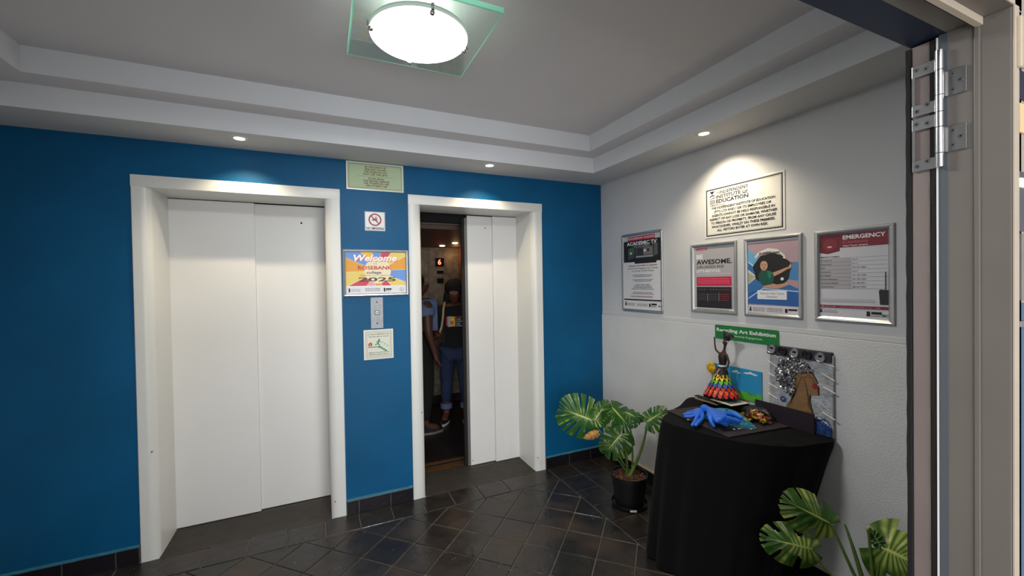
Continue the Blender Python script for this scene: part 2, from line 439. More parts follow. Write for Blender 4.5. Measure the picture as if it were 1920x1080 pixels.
sk3 = skirting('baseboard_right', [-.025, -.18]+[-.39-.21*k for k in range(9)]+[-2.25, -2.4], 'y', 0)
for a, b_ in ((-.598, 0), (-2.131, -1.685), (XL, -3.217)):
    q = MB(); n = 26
    rows = []
    for i in range(n+1):
        x = a+(b_-a)*i/n; j = random.uniform(-.0012, .0012); d = -.015+random.uniform(-.001, .001)
        rows.append([(x, 0, .092), (x, d, .0925+j), (x, d, .0965+j), (x, -.003, .104+j), (x, 0, .104)])
    q.grid(rows, ledge_paint); q.build('trim_2', kind='structure')
q = MB(); q.box(-.021, -2.4, .0935, -.004, -.03, .1045, cream_trim, bev=.003); q.build('trim_3', kind='structure')

# ================================================================== LIFT DOORS
def lift_frame_obj(parent, x0, x1, ix0, ix1, zt, zi):
    b = MB(); Y1 = .30; r = .045; H = zt
    for sgn, xo, xi in ((1, x0, ix0), (-1, x1, ix1)):
        pr = [(xo, Y1), (xo, -.006), (xo+sgn*.004, -.01)]
        cx = xi-sgn*r
        for k in range(9): t = PI/2*k/8; pr.append((cx+sgn*r*math.sin(t), -.01+r-r*math.cos(t)))
        pr.append((xi, Y1))
        if sgn < 0: pr = pr[::-1]
        lo = [(x, y, .0) for x, y in pr]; hi = [(x, y, zi+.0005) for x, y in pr]
        b.grid([lo, hi], lift_frame, True); 
    b.box(x0, -.0102, zi, x1, Y1, zt, lift_frame, bev=.002)
    o = b.build('door_frame', parent)
    for x, z in ((ix0-.022, .62), (ix1+.022, .11)):
        h = MB(); h.cyl((x, -.0108, z), (x, -.004, z), .0032, black_hole, n=10); h.build('screw_hole', o)
    return o
d1 = empty('door_1', (0, 0, 0), kind='structure'); d2 = empty('door_2', (0, 0, 0), kind='structure')
lift_frame_obj(d1, -3.215, -2.132, -3.130, -2.225, 2.191, 2.123)
lift_frame_obj(d2, -1.684, -.600, -1.592, -.693, 2.191, 2.123)
def panel(x0, x1, y0, y1, parent, z1=2.1195):
    b = MB(); b.box(x0, y0, .006, x1, y1, z1, lift_white, bev=.0025)
    return b.build('door_panel', parent)
pa = panel(-3.16, -2.663, .300, .322, d1); pb = panel(-2.667, -2.20, .324, .344, d1)
h = MB(); h.cyl((-2.378, .3225, 2.0), (-2.378, .3245, 2.0), .0065, black_hole, n=14); h.build('key_hole', pb)
pc = panel(-1.135, -.895, .326, .350, d2); pd = panel(-.915, -.66, .300, .322, d2)
h = MB(); h.cyl((-.972, .3245, 2.02), (-.972, .3265, 2.02), .005, black_hole, n=14); h.build('key_hole', pc)
h = MB(); h.cyl((-1.118, .3245, .045), (-1.118, .3265, .045), .004, black_hole, n=14); h.build('key_hole', pc)
onebox('edge_seal', (-1.158, .330, .006, -1.1352, .352, 2.10), mat('grey_metal_edge', (120, 118, 116), .5, .4), d2, bev=.001)
onebox('edge_strip', (-1.182, .345, .006, -1.1585, .365, 2.10), rubber, d2)
# upper door track seen in the gap of the open door
onebox('door_track', (-1.60, .36, 2.06, -.7, .42, 2.1195), black_hole, d2)
onebox('track_cover', (-1.60, .44, 2.052, -.7, .46, 2.078), mat('track_metal', (96, 88, 84), .45, .6), d2)
for D, x0, x1, yb in ((d1, -3.130, -2.225, .345), (d2, -1.592, -.693, .375)):
    b = MB(); b.box(x0-.002, -.012, -.004, x1+.002, yb, .0012, ribbed)
    n = 30
    for k in range(n):
        y = .003+k*(.29/n); b.box(x0+.001, y, .001, x1-.001, y+.0055, .0024, ribbed)
    o = b.build('threshold_sheet', D)
sill = mat('bronze_sill', (120, 84, 52), .38, .6, noise=(20, .2))
b = MB(); b.box(-1.62, .38, -.03, -.65, .47, -.002, sill)
for k in range(5): b.box(-1.62, .385+k*.018, -.003, -.65, .393+k*.018, .002, sill)
b.build('door_sill', d2)
# shaft wall and hoistway void around the panels
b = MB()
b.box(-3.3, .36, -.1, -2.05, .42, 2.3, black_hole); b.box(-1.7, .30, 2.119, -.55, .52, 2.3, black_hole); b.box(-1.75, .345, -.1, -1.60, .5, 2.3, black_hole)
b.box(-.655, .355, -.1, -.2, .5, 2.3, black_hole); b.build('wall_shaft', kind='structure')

# ---- lift car
car = empty('lift_car', (-1.1, .52, 0), label='dim lift car with stone-look back wall behind the half-open right lift doors', cat='lift')
def incar(b, name, **k):
    o = b.build(name, car, **k); o.location = (1.1, -.52, 0); return o
stone = mat('lift_stone_laminate', (150, 138, 118), .4, noise=(18, .35), bump=(30, .1, .001))
b = MB(); b.box(-1.80, .50, -.05, -.56, 2.36, .0, mat('lift_floor_rubber', (24, 21, 21), .45, noise=(8, .2))); incar(b, 'floor_panel')
for k, (x0, x1) in enumerate(((-1.75, -1.38), (-1.376, -1.005), (-1.001, -.60))):
    b = MB(); b.box(x0, 2.30, .10, x1, 2.34, 2.02, stone, bev=.002); incar(b, 'back_panel')
b = MB(); b.box(-1.75, 2.285, 0, -.60, 2.34, .10, mat('lift_kick', (34, 28, 26), .5)); incar(b, 'kick_plate')
wood = mat('lift_orange_wood', (170, 96, 40), .35, noise=(6, .25))
b = MB(); b.box(-.60, .56, 0, -.56, 2.34, 2.02, wood); incar(b, 'side_panel', label='orange-brown wood side panel')
b = MB(); b.box(-1.80, .56, 0, -1.76, 2.34, 2.02, stone); incar(b, 'side_panel')
b = MB(); b.box(-1.80, .50, 2.02, -.56, 2.36, 2.07, mat('lift_ceiling', (84, 58, 48), .5)); incar(b, 'ceiling_panel')
b = MB(); b.box(-1.80, .50, 0, -1.60, .56, 2.02, mat('lift_front', (50, 45, 42), .45, .3)); b.box(-.70, .50, 0, -.56, .56, 2.02, MATS['lift_front']); incar(b, 'front_panel')
b = MB()
for y0 in (.505, .53): b.box(-1.60, y0, -.0, -.70, y0+.012, .006, sill)
incar(b, 'car_sill')
for x, y in ((-.90, 2.0), (-.85, 1.62)):
    b = MB(); b.cyl((x, y, 2.012), (x, y, 2.0195), .032, mat('lift_lamp', (255, 240, 220), .5, emit=((1, .93, .82), 9)), n=20); incar(b, 'ceiling_lamp')
b = MB(); b.box(-.915, 2.292, 1.775, -.80, 2.30, 1.885, black_hole, bev=.002); dp = incar(b, 'floor_display')
T = text_mesh('6', .02); b = MB(); b.addmesh(T, mat('red_led', (255, 60, 40), .5, emit=((1, .12, .06), 5)), Matrix.Translation((-.885, 2.2905, 1.80)) @ Matrix.Rotation(PI/2, 4, 'X') @ Matrix.Scale(.095, 4)); b.build('digit', dp)
for z in (1.70, 1.60):
    b = MB(); b.box(-.895, 2.292, z-.02 if z > 1.65 else z-.045, -.81, 2.30, z+.02, black_hole, bev=.002); incar(b, 'button_plate')
b = MB(); b.box(-.606, 1.9, 1.15, -.5999, 2.12, 1.68, mat('car_operating_plate', (66, 50, 40), .35, .6), bev=.002); incar(b, 'button_panel')
b = MB(); b.tube([(-1.7, 2.24, .95), (-.66, 2.24, .95)], .014, steel, 10); b.cyl((-1.5, 2.24, .95), (-1.5, 2.3, .95), .01, steel); b.cyl((-.8, 2.24, .95), (-.8, 2.3, .95), .01, steel); incar(b, 'handrail')
light('lift_car_light', 'AREA', (-1.1, 1.5, 1.995), .65, (1, .72, .48), (-1.1, 1.5, 0), size=.5)
light('lift_side_lamp_light', 'POINT', (-.68, 2.15, 1.93), .35, (1, .55, .22), shadow_soft_size=.03)

# ================================================================== CEILING LAMPS
LX, LY = -1.893, -1.412
cl = empty('ceiling_light', (LX, LY, ZC), label='square green-edged glass ceiling light with a round glowing white dish', cat='ceiling light')
glassm = bpy.data.materials.new('clear_float_glass'); glassm.use_nodes = True; nt = glassm.node_tree; nt.nodes.clear()
o_ = nt.nodes.new('ShaderNodeOutputMaterial'); mx = nt.nodes.new('ShaderNodeMixShader'); tr = nt.nodes.new('ShaderNodeBsdfTransparent'); gl = nt.nodes.new('ShaderNodeBsdfGlossy'); fr = nt.nodes.new('ShaderNodeFresnel')
tr.inputs[0].default_value = (.80, .93, .86, 1); gl.inputs['Roughness'].default_value = .02; fr.inputs[0].default_value = 1.5
nt.links.new(fr.outputs[0], mx.inputs[0]); nt.links.new(tr.outputs[0], mx.inputs[1]); nt.links.new(gl.outputs[0], mx.inputs[2]); nt.links.new(mx.outputs[0], o_.inputs[0])
edgem = bpy.data.materials.new('glass_edge_green'); edgem.use_nodes = True; nt = edgem.node_tree; b_ = nt.nodes['Principled BSDF']
b_.inputs['Base Color'].default_value = (.40, .98, .72, 1); b_.inputs['Roughness'].default_value = .15
b_.inputs['Subsurface Weight'].default_value = .0
tl = nt.nodes.new('ShaderNodeBsdfTranslucent'); tl.inputs[0].default_value = (.42, 1, .76, 1); mx = nt.nodes.new('ShaderNodeMixShader'); mx.inputs[0].default_value = .6
nt.links.new(b_.outputs[0], mx.inputs[1]); nt.links.new(tl.outputs[0], mx.inputs[2])
ge = nt.nodes.new('ShaderNodeNewGeometry'); tp = nt.nodes.new('ShaderNodeBsdfTransparent'); m3 = nt.nodes.new('ShaderNodeMixShader')   # clear when seen from inside the pane
nt.links.new(ge.outputs['Backfacing'], m3.inputs[0]); nt.links.new(mx.outputs[0], m3.inputs[1]); nt.links.new(tp.outputs[0], m3.inputs[2]); nt.links.new(m3.outputs[0], nt.nodes['Material Output'].inputs[0])
a = .245; zp = -.124
b = MB(); b.face([(-a, -a, zp), (a, -a, zp), (a, a, zp), (-a, a, zp)][::-1], glassm); b.build('glass_plate', cl)
b = MB()
for s in range(4):
    t = PI/2*s; R = Matrix.Rotation(t, 4, 'Z')
    pts = [(-a, -a, zp-.001), (a, -a, zp-.001), (a, -a, zp+.018), (-a, -a, zp+.018), (-a+.0055, -a+.0055, zp-.0014), (a-.0055, -a+.0055, zp-.0014)]
    pts = [R @ Vector(p) for p in pts]
    for q in ((0, 1, 2, 3), (0, 4, 5, 1)): b.face([pts[i] for i in q], edgem)
b.build('glass_edge', cl, label='bright green polished glass edge')
dish = mat('opal_dish', (255, 255, 255), .4, emit=((1, 1, .97), 7.0))
b = MB(); rd = .182
b.lathe([(0.0001, zp-.026), (rd*.5, zp-.0245), (rd*.85, zp-.020), (rd*.97, zp-.015), (rd, zp-.010)], dish, n=64); b.build('dish', cl, label='glowing white opal glass dish')
b = MB(); b.lathe([(rd, zp-.010), (rd+.002, zp-.006), (rd+.002, zp+.006), (rd-.012, zp+.010)], mat('dish_rim_glass', (205, 225, 210), .25, trans=0, emit=((.8, 1, .85), .25)), n=64); b.build('dish_rim', cl, label='pale green translucent glass rim')
b = MB(); b.lathe([(.03, zp+.012), (.03, zp+.05)], white_plastic, n=24); b.lathe([(.02, -.02), (.06, 0)], white_plastic, n=24); b.lathe([(.170, zp+.010), (.0001, zp+.012)], white_plastic, n=40); b.build('mount', cl)
for k in range(4):
    t = PI/2*k+.03; x, y = math.cos(t), math.sin(t); b = MB()
    b.cyl((x*(rd+.004), y*(rd+.004), zp-.016), (x*(rd+.004), y*(rd+.004), zp+.006), .006, chrome, n=12)
    b.ball((x*(rd-.004), y*(rd-.004), zp-.020), .0105, chrome)
    b.cyl((x*(rd+.012), y*(rd+.012), zp-.008), (x*(rd-.008), y*(rd-.008), zp-.021), .004, chrome, n=10)
    b.build('clip', cl)
light('dish_glow', 'AREA', (LX, LY, ZC+zp-.032), 22, (.97, 1, .97), (LX, LY, 0), shape='DISK', size=.36)
light('upper_glow', 'POINT', (LX, LY, ZC-.055), 1.7, (.9, 1, .93), shadow_soft_size=.03)

spot_labels = ('small round recessed downlight above the closed left lift door', 'small round recessed downlight above the half-open right lift', 'small round recessed downlight above the framed notices on the grey wall')
spot_pos = ((-2.661, -.218), (-1.142, -.226), (-.228, -1.281))
def downlight():
    e_ = empty('downlight', (0, 0, ZS), cat='downlight', group='recessed downlights in the soffit')
    b = MB(); b.lathe([(.026, .001), (.029, -.004), (.038, -.0045), (.042, -.002), (.043, 0)], white_plastic, n=32); b.build('trim_ring', e_)
    b = MB(); b.lathe([(.0001, -.0015), (.015, -.002), (.026, -.0005), (.028, .002)], mat('halogen_glass', (255, 245, 220), .3, emit=((1, .86, .62), 14)), n=24); b.build('bulb', e_)
    return e_
dl = downlight(); dls = [dl]
for k in range(2):
    r_ = dl.copy(); COL.objects.link(r_)
    for ch in list(dl.children): cp(ch, r_)
    dls.append(r_)
for k, o in enumerate(dls):
    o.location = (*spot_pos[k], ZS); o['label'] = spot_labels[k]
    light('downlight_beam', 'SPOT', (*spot_pos[k], ZS-.008), (24, 24, 27)[k], (1, .86, .62), (spot_pos[k][0]+(.45 if k == 2 else 0), spot_pos[k][1]+(.0 if k == 2 else .25), 0), spot_size=math.radians(116), spot_blend=.8, shadow_soft_size=.012)

# ================================================================== NOTICES ON THE BLUE PILLAR
WHT = (236, 236, 236); BLK = (22, 22, 24)
rnd = random.Random(3)
def plaque(name, x, z, W, H, th, back, label, cat='sign', right=False):
    """flat sign; right=True hangs it on the grey wall starting at y=x"""
    if right: o = empty(name, (0, x, z), RW, label, cat)
    else: o = empty(name, (x, 0, z), 0, label, cat)
    b = MB(); b.box(0, -th, 0, W, -.0002, H, back, bev=.0008); b.build('backing', o); return o
# 1 fire notice
fs = plaque('fire_notice_sign', -2.090, 2.199, .378, .190, .004, mat('cream_sign', (222, 226, 205), .18), 'cream and green fire notice sign with brown writing, high between the two lifts')
s = Sheet(.004); BR = (112, 58, 38)
s.rect(.004, .004, .374, .186, (214, 222, 200)); s.ring(.010, .010, .368, .180, .0022, (120, 96, 60)); s.rect(.015, .015, .363, .175, (176, 196, 158)); s.ring(.015, .015, .363, .175, .0022, BR)
for i, t in enumerate(('IN THE EVENT OF', 'FIRE EXIT DOWN', 'THE STAIRWAY DO', 'NOT USE THE LIFTS')): s.text(t, .189, .154-i*.0165, .0115, BR, width=(.140, .140, .152, .160)[i], bold=.04)
s.rect(.07, .0945, .31, .0957, BR)
for i, t in enumerate(('IN DIE GEVAL', 'VAN BRAND GEBRUIK', 'DIE TRAPPE EN NIE', 'DIE HYSERS NIE')): s.text(t, .195, .076-i*.0165, .0115, BR, width=(.105, .175, .165, .14)[i], bold=.04)
s.build('lettering', fs)
# 2 no smoking
ns = plaque('no_smoking_sign', -1.977, 1.923, .133, .131, .003, mat('white_sign', (232, 230, 230), .3), 'small white no smoking sign with a red ring, between the lifts')
s = Sheet(.003); s.ring(.003, .003, .130, .128, .0015, (120, 120, 120))
RED = (168, 34, 40)
s.disc(.0665, .076, .043, RED, 32); s.disc(.0665, .076, .034, (238, 236, 234), 32)
s.rect(.046, .071, .080, .078, BLK); s.rect(.082, .071, .086, .078, (200, 120, 60))
s.poly([(.062, .080), (.072, .088), (.068, .096), (.080, .102), (.072, .092), (.082, .086), (.074, .080)], BLK)
s.line(.042, .1005, .091, .0515, .0075, RED)
s.text('NO SMOKING', .0665, .009, .0155, BLK, width=.116, bold=.03)
s.build('lettering', ns)
# 3 welcome poster
def framed(name, x, z, W, H, label, right=False, fwid=.020, r=0.0, cat='poster'):
    o = empty(name, (0, x, z) if right else (x, 0, z), RW if right else 0, label, cat)
    ring_frame(W, H, fwid, .013, silver, r).build('frame', o)
    s = Sheet(.003); s.face([(fwid*.8, -.003, fwid*.8), (W-fwid*.8, -.003, fwid*.8), (W-fwid*.8, -.003, H-fwid*.8), (fwid*.8, -.003, H-fwid*.8)], mat('poster_paper', (226, 224, 226), .3))
    return o, s
wp, s = framed('framed_poster', -2.124, 1.472, .434, .321, 'colourful sunburst welcome poster in a silver frame between the two lifts')
x0, x1, z0, z1 = .020, .414, .072, .301; cx, cz = .225, .175
cols = [(226, 160, 60), (230, 205, 110), (200, 70, 90), (110, 150, 215), (240, 190, 60), (110, 150, 215), (226, 160, 60), (230, 205, 110), (205, 70, 90), (230, 160, 170), (226, 160, 60), (205, 70, 90), (230, 205, 110), (110, 150, 215)]
n = len(cols)
for k in range(n):
    a0 = 2*PI*(k+.1)/n; a1 = 2*PI*(k+1.1)/n
    w_ = [(cx, cz), (cx+math.cos(a0), cz+math.sin(a0)), (cx+math.cos(a1), cz+math.sin(a1))]
    for hh in ((1, 0, x1), (-1, 0, -x0), (0, 1, z1), (0, -1, -z0)): w_ = clip(w_, *hh)
    if len(w_) > 2:
        s.k = 0; s.poly(w_, cols[k])
s.k = 2
for k in range(n):
    a0 = 2*PI*(k+.1)/n; s.k = 2
    p, q = (cx, cz), (cx+math.cos(a0)*.5, cz+math.sin(a0)*.5)
    tt = min([1]+[((lim-p[i])/(q[i]-p[i])) for i, lim in ((0, x0), (0, x1), (1, z0), (1, z1)) if abs(q[i]-p[i]) > 1e-6 and (lim-p[i])/(q[i]-p[i]) > 0])
    s.line(p[0], p[1], p[0]+(q[0]-p[0])*tt, p[1]+(q[1]-p[1])*tt, .0016, (245, 240, 235))
s.k = 4; s.disc(cx, cz, .088, (238, 224, 190), 32)
PK = (232, 120, 130)
for dx, dz, cc in ((.004, -.005, (190, 70, 90)), (.002, -.0025, (235, 150, 150)), (0, 0, (250, 242, 236))):
    s.text('Welcome', .212+dx, .243+dz, .042, cc, width=.285, bold=.045 if cc[0] != 250 else .03, shear=.25)
s.text('TO THE', .208, .220, .005, (70, 40, 40), bold=.02)
s.text('ROSEBANK', .208, .184, .024, (190, 66, 60), width=.225, bold=.03)
s.text('college', .200, .155, .017, (60, 60, 100), width=.098, bold=.02)
s.text('WISHING YOU A BRIGHT', .205, .140, .006, (120, 60, 60), width=.20, bold=.01)
s.text('2025', .222, .102, .027, (84, 70, 50), width=.25, bold=.045)
s.rect(.020, .020, .414, .066, (222, 222, 226))
s.rect(.034, .030, .044, .056, BLK); s.text('INSTITUTE OF', .080, .044, .006, BLK, width=.06, bold=.01); s.text('EDUCATION', .080, .034, .006, BLK, width=.06, bold=.01)
for v in (.036, .044, .052): s.greek(.14, .24, v, .004, (90, 90, 90), rnd)
s.rect(.262, .030, .272, .056, BLK); s.rect(.275, .042, .315, .052, BLK); s.greek(.275, .31, .034, .004, BLK, rnd)
s.disc(.385, .044, .014, (60, 80, 110)); s.disc(.385, .044, .012, (222, 222, 226)); s.text('dac', .385, .041, .007, (40, 60, 90), bold=.02)
s.build('printed_sheet', wp)
# 4 call button
cb = empty('lift_call_plate', (-1.951, 0, 1.248), 0, 'brushed steel lift call plate with one square button, under the welcome poster', 'button plate')
b = MB(); b.box(0, -.0045, 0, .082, -.0002, .2145, mat('plate_steel', (150, 152, 156), .5, .6, noise=(30, .1)), bev=.001); b.build('plate', cb)
for z in (.036, .182):
    b = MB(); b.cyl((.041, -.0045, z), (.041, -.0062, z), .0055, mat('dark_screw', (60, 58, 56), .4, .8), n=14); b.build('screw', cb)
b = MB(); b.box(.026, -.0065, .094, .056, -.004, .124, mat('dark_bezel', (50, 50, 52), .5), bev=.001); bz = b.build('bezel', cb)
b = MB(); b.box(.0295, -.0095, .0975, .0525, -.006, .1205, mat('button_face', (205, 208, 206), .35), bev=.0015); b.box(.036, -.0102, .104, .046, -.009, .114, mat('button_pane', (120, 130, 128), .4)); b.build('button', cb)
# 5 evacuation sign
ev = plaque('evacuation_sign', -2.001, 1.034, .197, .206, .004, mat('cream_sign2', (214, 214, 202), .35), 'cream evacuation sign with red flame and green running figure, below the call button')
s = Sheet(.004); GR = (20, 120, 70)
s.ring(.012, .012, .185, .194, .0018, (126, 110, 70)); s.ring(.020, .020, .177, .186, .0018, (126, 90, 70))
s.rect(.0225, .0225, .1745, .1835, (216, 218, 202))
for i, t in enumerate(('IN CASE OF EMERGENCY USE', 'THE STAIRS AND NOT THE LIFT')): s.text(t, .0985, .170-i*.016, .0062, (80, 60, 40), width=.138, bold=.04)
for i, t in enumerate(('GEBRUIK IN NOODGEVALLE DIE', 'TRAPPE EN NIE DIE HYSER NIE')): s.text(t, .0985, .044-i*.014, .0062, (80, 60, 40), width=.138, bold=.04)
s.poly([(.034, .092), (.028, .104), (.034, .116), (.037, .110), (.042, .126), (.047, .112), (.053, .118), (.056, .104), (.050, .092)], (176, 40, 30)); s.poly([(.039, .093), (.036, .102), (.042, .112), (.047, .102), (.046, .093)], (230, 150, 90))
s.rect(.026, .084, .100, .089, GR)
for i in range(4): s.rect(.098+i*.013, .084-i*.009-.004, .114+i*.013, .089-i*.009, GR)
s.rect(.098, .075, .1015, .089, GR)
s.disc(.101, .134, .006, GR); s.poly([(.094, .128), (.103, .128), (.096, .106), (.088, .108)], GR); s.line(.090, .108, .074, .100, .006, GR); s.line(.094, .108, .104, .096, .006, GR); s.line(.104, .096, .100, .090, .005, GR)
s.line(.100, .126, .113, .118, .004, GR); s.line(.094, .126, .082, .118, .004, GR)
for i in range(3): s.line(.118+i*.017, .118-i*.012, .128+i*.017, .112-i*.012, .003, GR)
s.build('lettering', ev)

# ================================================================== NOTICES ON THE GREY WALL
# academic TV
ac, s = framed('framed_poster', -.277, 1.304, .451, .619, 'silver framed poster reading ACADEMIC TV, nearest the blue corner', True, .024, r=.022)
W, H = .451, .619
s.rect(.022, .560, W-.022, .596, (196, 190, 196)); s.rect(.07, .560, .37, .592, (178, 46, 62)); s.text('IIE ROSEBANK COLLEGE', .22, .570, .014, (240, 220, 224), width=.285, bold=.02)
s.rect(.022, .392, W-.022, .560, (30, 31, 34)); s.rect(.15, .378, .385, .394, (30, 31, 34))
s.text('ACADEMIC TV', .225, .525, .026, (240, 240, 240), width=.33, bold=.035); s.text('ACADEMIC TV', .26, .505, .022, (150, 150, 152), width=.25, bold=.02)
s.poly([(.075, .410), (.15, .425), (.15, .515), (.075, .50)], (66, 96, 76)); s.poly([(.075, .410), (.15, .425), (.15, .46), (.075, .45)], (70, 70, 76)); s.poly([(.10, .45), (.10, .475), (.125, .4625)], WHT)
s.rect(.165, .425, .352, .505, (92, 94, 98)); s.rect(.175, .44, .245, .50, (52, 54, 60)); s.rect(.255, .445, .345, .50, (126, 122, 116)); s.disc(.30, .478, .014, (70, 54, 46)); s.poly([(.255, .462), (.255, .49), (.282, .476)], WHT)
s.rect(.165, .425, .352, .436, (160, 162, 166)); s.poly([(.36, .43), (.40, .44), (.40, .53), (.36, .50)], (90, 96, 92))
s.text('UNLEASH THE POWER OF LEARNING', .235, .356, .011, (150, 30, 60), width=.31, bold=.02)
s.text('Discover Short, Engaging, Video Tutorials', .235, .336, .010, (60, 60, 66), width=.33, bold=.008); s.text('on Our New YouTube Channel', .235, .316, .010, (60, 60, 66), width=.24, bold=.008)
for v in (.286, .275, .250, .239, .211, .2, .189, .178, .152, .141): s.greek(.11, .36, v, .006, (110, 110, 116), rnd, True)
s.text('YOUR FUTURE HAS OPTIONS', .22, .116, .010, (150, 30, 60), width=.245, bold=.02)
s.rect(.022, .090, W-.022, .100, BLK)
s.rect(.035, .045, .05, .07, BLK); s.poly([(.032, .078), (.053, .078), (.0425, .070)], BLK)
for v in (.048, .056, .064): s.greek(.06, .15, v, .004, (120, 120, 126), rnd); s.greek(.17, .29, v, .004, (120, 120, 126), rnd)
s.rect(.305, .045, .322, .07, BLK); s.rect(.33, .060, .385, .072, BLK); s.greek(.33, .38, .047, .006, (90, 90, 96), rnd); s.text('dac', .413, .05, .012, BLK, bold=.02)
s.build('printed_sheet', ac)
# IIE plate
ii = plaque('institute_notice', -1.091, 1.812, .507, .315, .003, mat('white_plate', (228, 226, 220), .3), 'large white plate with a black border reading INSTITUTE OF EDUCATION, above the framed notices', right=True)
s = Sheet(.003); W, H = .507, .315
s.ring(.010, .010, W-.010, H-.010, .0075, BLK); s.ring(.0205, .0205, W-.0205, H-.0205, .0015, BLK)
s.rect(.038, .212, .075, .235, BLK); s.text('IIE', .0565, .2155, .016, (235, 235, 235), width=.030, bold=.01)
s.poly([(.038, .240), (.075, .246), (.075, .252), (.038, .243)], BLK); s.poly([(.038, .252), (.058, .262), (.075, .256), (.075, .262), (.058, .270), (.038, .260)], BLK)
s.poly([(.038, .290), (.052, .284), (.056, .270), (.062, .284), (.075, .290)], BLK)
s.text('THE', .095, .269, .012, BLK, width=.026, bold=.028); s.text('INDEPENDENT', .205, .266, .019, BLK, width=.19, bold=.028)
s.text('INSTITUTE', .168, .240, .020, BLK, width=.168, bold=.028); s.text('OF', .279, .240, .015, BLK, width=.035, bold=.028); s.rect(.262, .237, .298, .239, BLK); s.rect(.085, .233, .26, .2345, BLK)
s.text('EDUCATION', .192, .211, .021, BLK, width=.215, bold=.028)
s.greek(.040, .10, .203, .004, (90, 90, 90), rnd); s.greek(.040, .15, .197, .004, (90, 90, 90), rnd)
L = (('THE INDEPENDENT INSTITUTE OF EDUCATION', .405), ('(PTY) LTD AND / OR ITS EMPLOYEES OR', .365), ('AGENTS CANNOT BE HELD RESPONSIBLE IN', .40), ('RESPECT OF ANY LOSS OR DAMAGE, WHETHER', .43), ('TO PERSON OR PROPERTY, FROM ANY CAUSE', .415), ('WHATSOEVER, WHILST ON THESE PREMISES.', .405), ('ALL VISITORS ENTER AT OWN RISK.', .325))
for i, (t, wd) in enumerate(L): s.text(t, .253, .176-i*.0232, .0135, BLK, width=wd, bold=.045)
s.build('lettering', ii)
# be awesome
be, s = framed('framed_poster', -.980, 1.334, .336, .446, 'silver framed poster reading BE AWESOME with a red block, leftmost under the institute plate', True, .022)
W, H = .336, .446
s.rect(.02, .02, W-.02, H-.02, (176, 172, 176)); s.rect(.02, .02, W-.02, .034, (222, 220, 224)); s.rect(.04, .404, .125, .418, (196, 24, 62)); s.greek(.045, .12, .408, .005, (240, 200, 210), rnd)
s.text('BE', .042, .350, .028, (240, 240, 240), align='l', width=.05, bold=.05); s.text('AWESOME.', .042, .314, .028, BLK, align='l', width=.258, bold=.05)
s.text('JOIN HANDS AND', .042, .288, .017, (40, 40, 44), align='l', width=.205, bold=.006); s.text("LET'S RECYCLE.", .042, .262, .017, (238, 238, 238), align='l', width=.18, bold=.03)
s.rect(.042, .250, .30, .2515, (235, 235, 235)); s.rrect(.042, .175, .298, .232, .006, (204, 22, 66))
for v in (.218, .208, .198, .188): s.greek(.05, .285, v, .0045, (236, 120, 150), rnd)
s.rect(.042, .034, .298, .168, (36, 33, 38)); s.rect(.125, .075, .127, .125, (200, 200, 200)); s.rect(.208, .08, .210, .13, (200, 200, 200))
for v in (.12, .108, .096, .084): s.greek(.055, .115, v, .004, (96, 92, 96), rnd); s.greek(.135, .20, v, .004, (96, 92, 96), rnd); s.greek(.22, .28, v, .004, (170, 40, 56), rnd)
s.greek(.055, .115, .15, .004, (120, 116, 120), rnd); s.greek(.14, .20, .15, .004, (120, 116, 120), rnd); s.greek(.20, .285, .15, .004, (190, 40, 60), rnd)
s.greek(.04, .28, .024, .004, (40, 40, 44), rnd)
s.build('printed_sheet', be)
# table tennis champion
tt_, s = framed('framed_poster', -1.363, 1.334, .322, .448, 'silver framed blue poster of a table tennis player in a green shirt', True, .022)
W, H = .322, .448
s.rect(.02, .02, W-.02, H-.02, (206, 204, 210)); s.rect(.02, .065, W-.02, .42, (178, 150, 160))
s.poly([(.02, .30), (.02, .39), (.095, .33), (.10, .21)], (108, 170, 208)); s.poly([(.02, .22), (.02, .31), (.09, .25), (.302, .16), (.302, .07), (.02, .07)], (52, 112, 176))
s.poly([(.02, .075), (.02, .13), (.12, .17), (.302, .15), (.302, .065)], (44, 96, 168)); s.poly([(.20, .22), (.302, .20), (.302, .30), (.22, .30)], (72, 132, 190))
s.poly([(.02, .20), (.06, .225), (.02, .25)], (222, 224, 190)); s.poly([(.02, .27), (.078, .225), (.02, .18), (.02, .19), (.065, .225), (.02, .26)], (228, 226, 200)); s.line(.02, .10, .11, .16, .006, (190, 210, 230)); s.line(.11, .16, .302, .145, .006, (190, 210, 230)); s.line(.02, .315, .09, .265, .006, (200, 220, 232))
pts = [(.16+(.105+.006*math.sin(7*t))*math.cos(t), .265+(.092+.005*math.sin(6*t))*math.sin(t)) for t in [2*PI*k/40 for k in range(40)]]
s.poly(pts, (24, 24, 26))
SK = (202, 152, 124)
s.poly([(.105, .165), (.20, .160), (.25, .180), (.252, .192), (.19, .182), (.14, .195)], SK)             # forearm across
s.poly([(.16, .245), (.21, .262), (.248, .276), (.252, .268), (.215, .246), (.17, .225)], SK)            # arm to the right
s.poly([(.244, .264), (.266, .300), (.270, .298), (.264, .282), (.274, .290), (.262, .268)], SK)
s.poly([(.085, .235), (.10, .262), (.135, .262), (.165, .250), (.175, .225), (.165, .185), (.115, .175), (.088, .20)], (18, 84, 70)); s.poly([(.135, .262), (.165, .250), (.15, .21), (.14, .225)], (36, 120, 92))
s.disc(.118, .295, .026, (34, 24, 22), 24, .032); s.disc(.117, .288, .0215, SK, 24, .028); s.poly([(.095, .305), (.10, .318), (.12, .326), (.138, .314), (.14, .300), (.125, .314), (.105, .312)], (34, 24, 22))
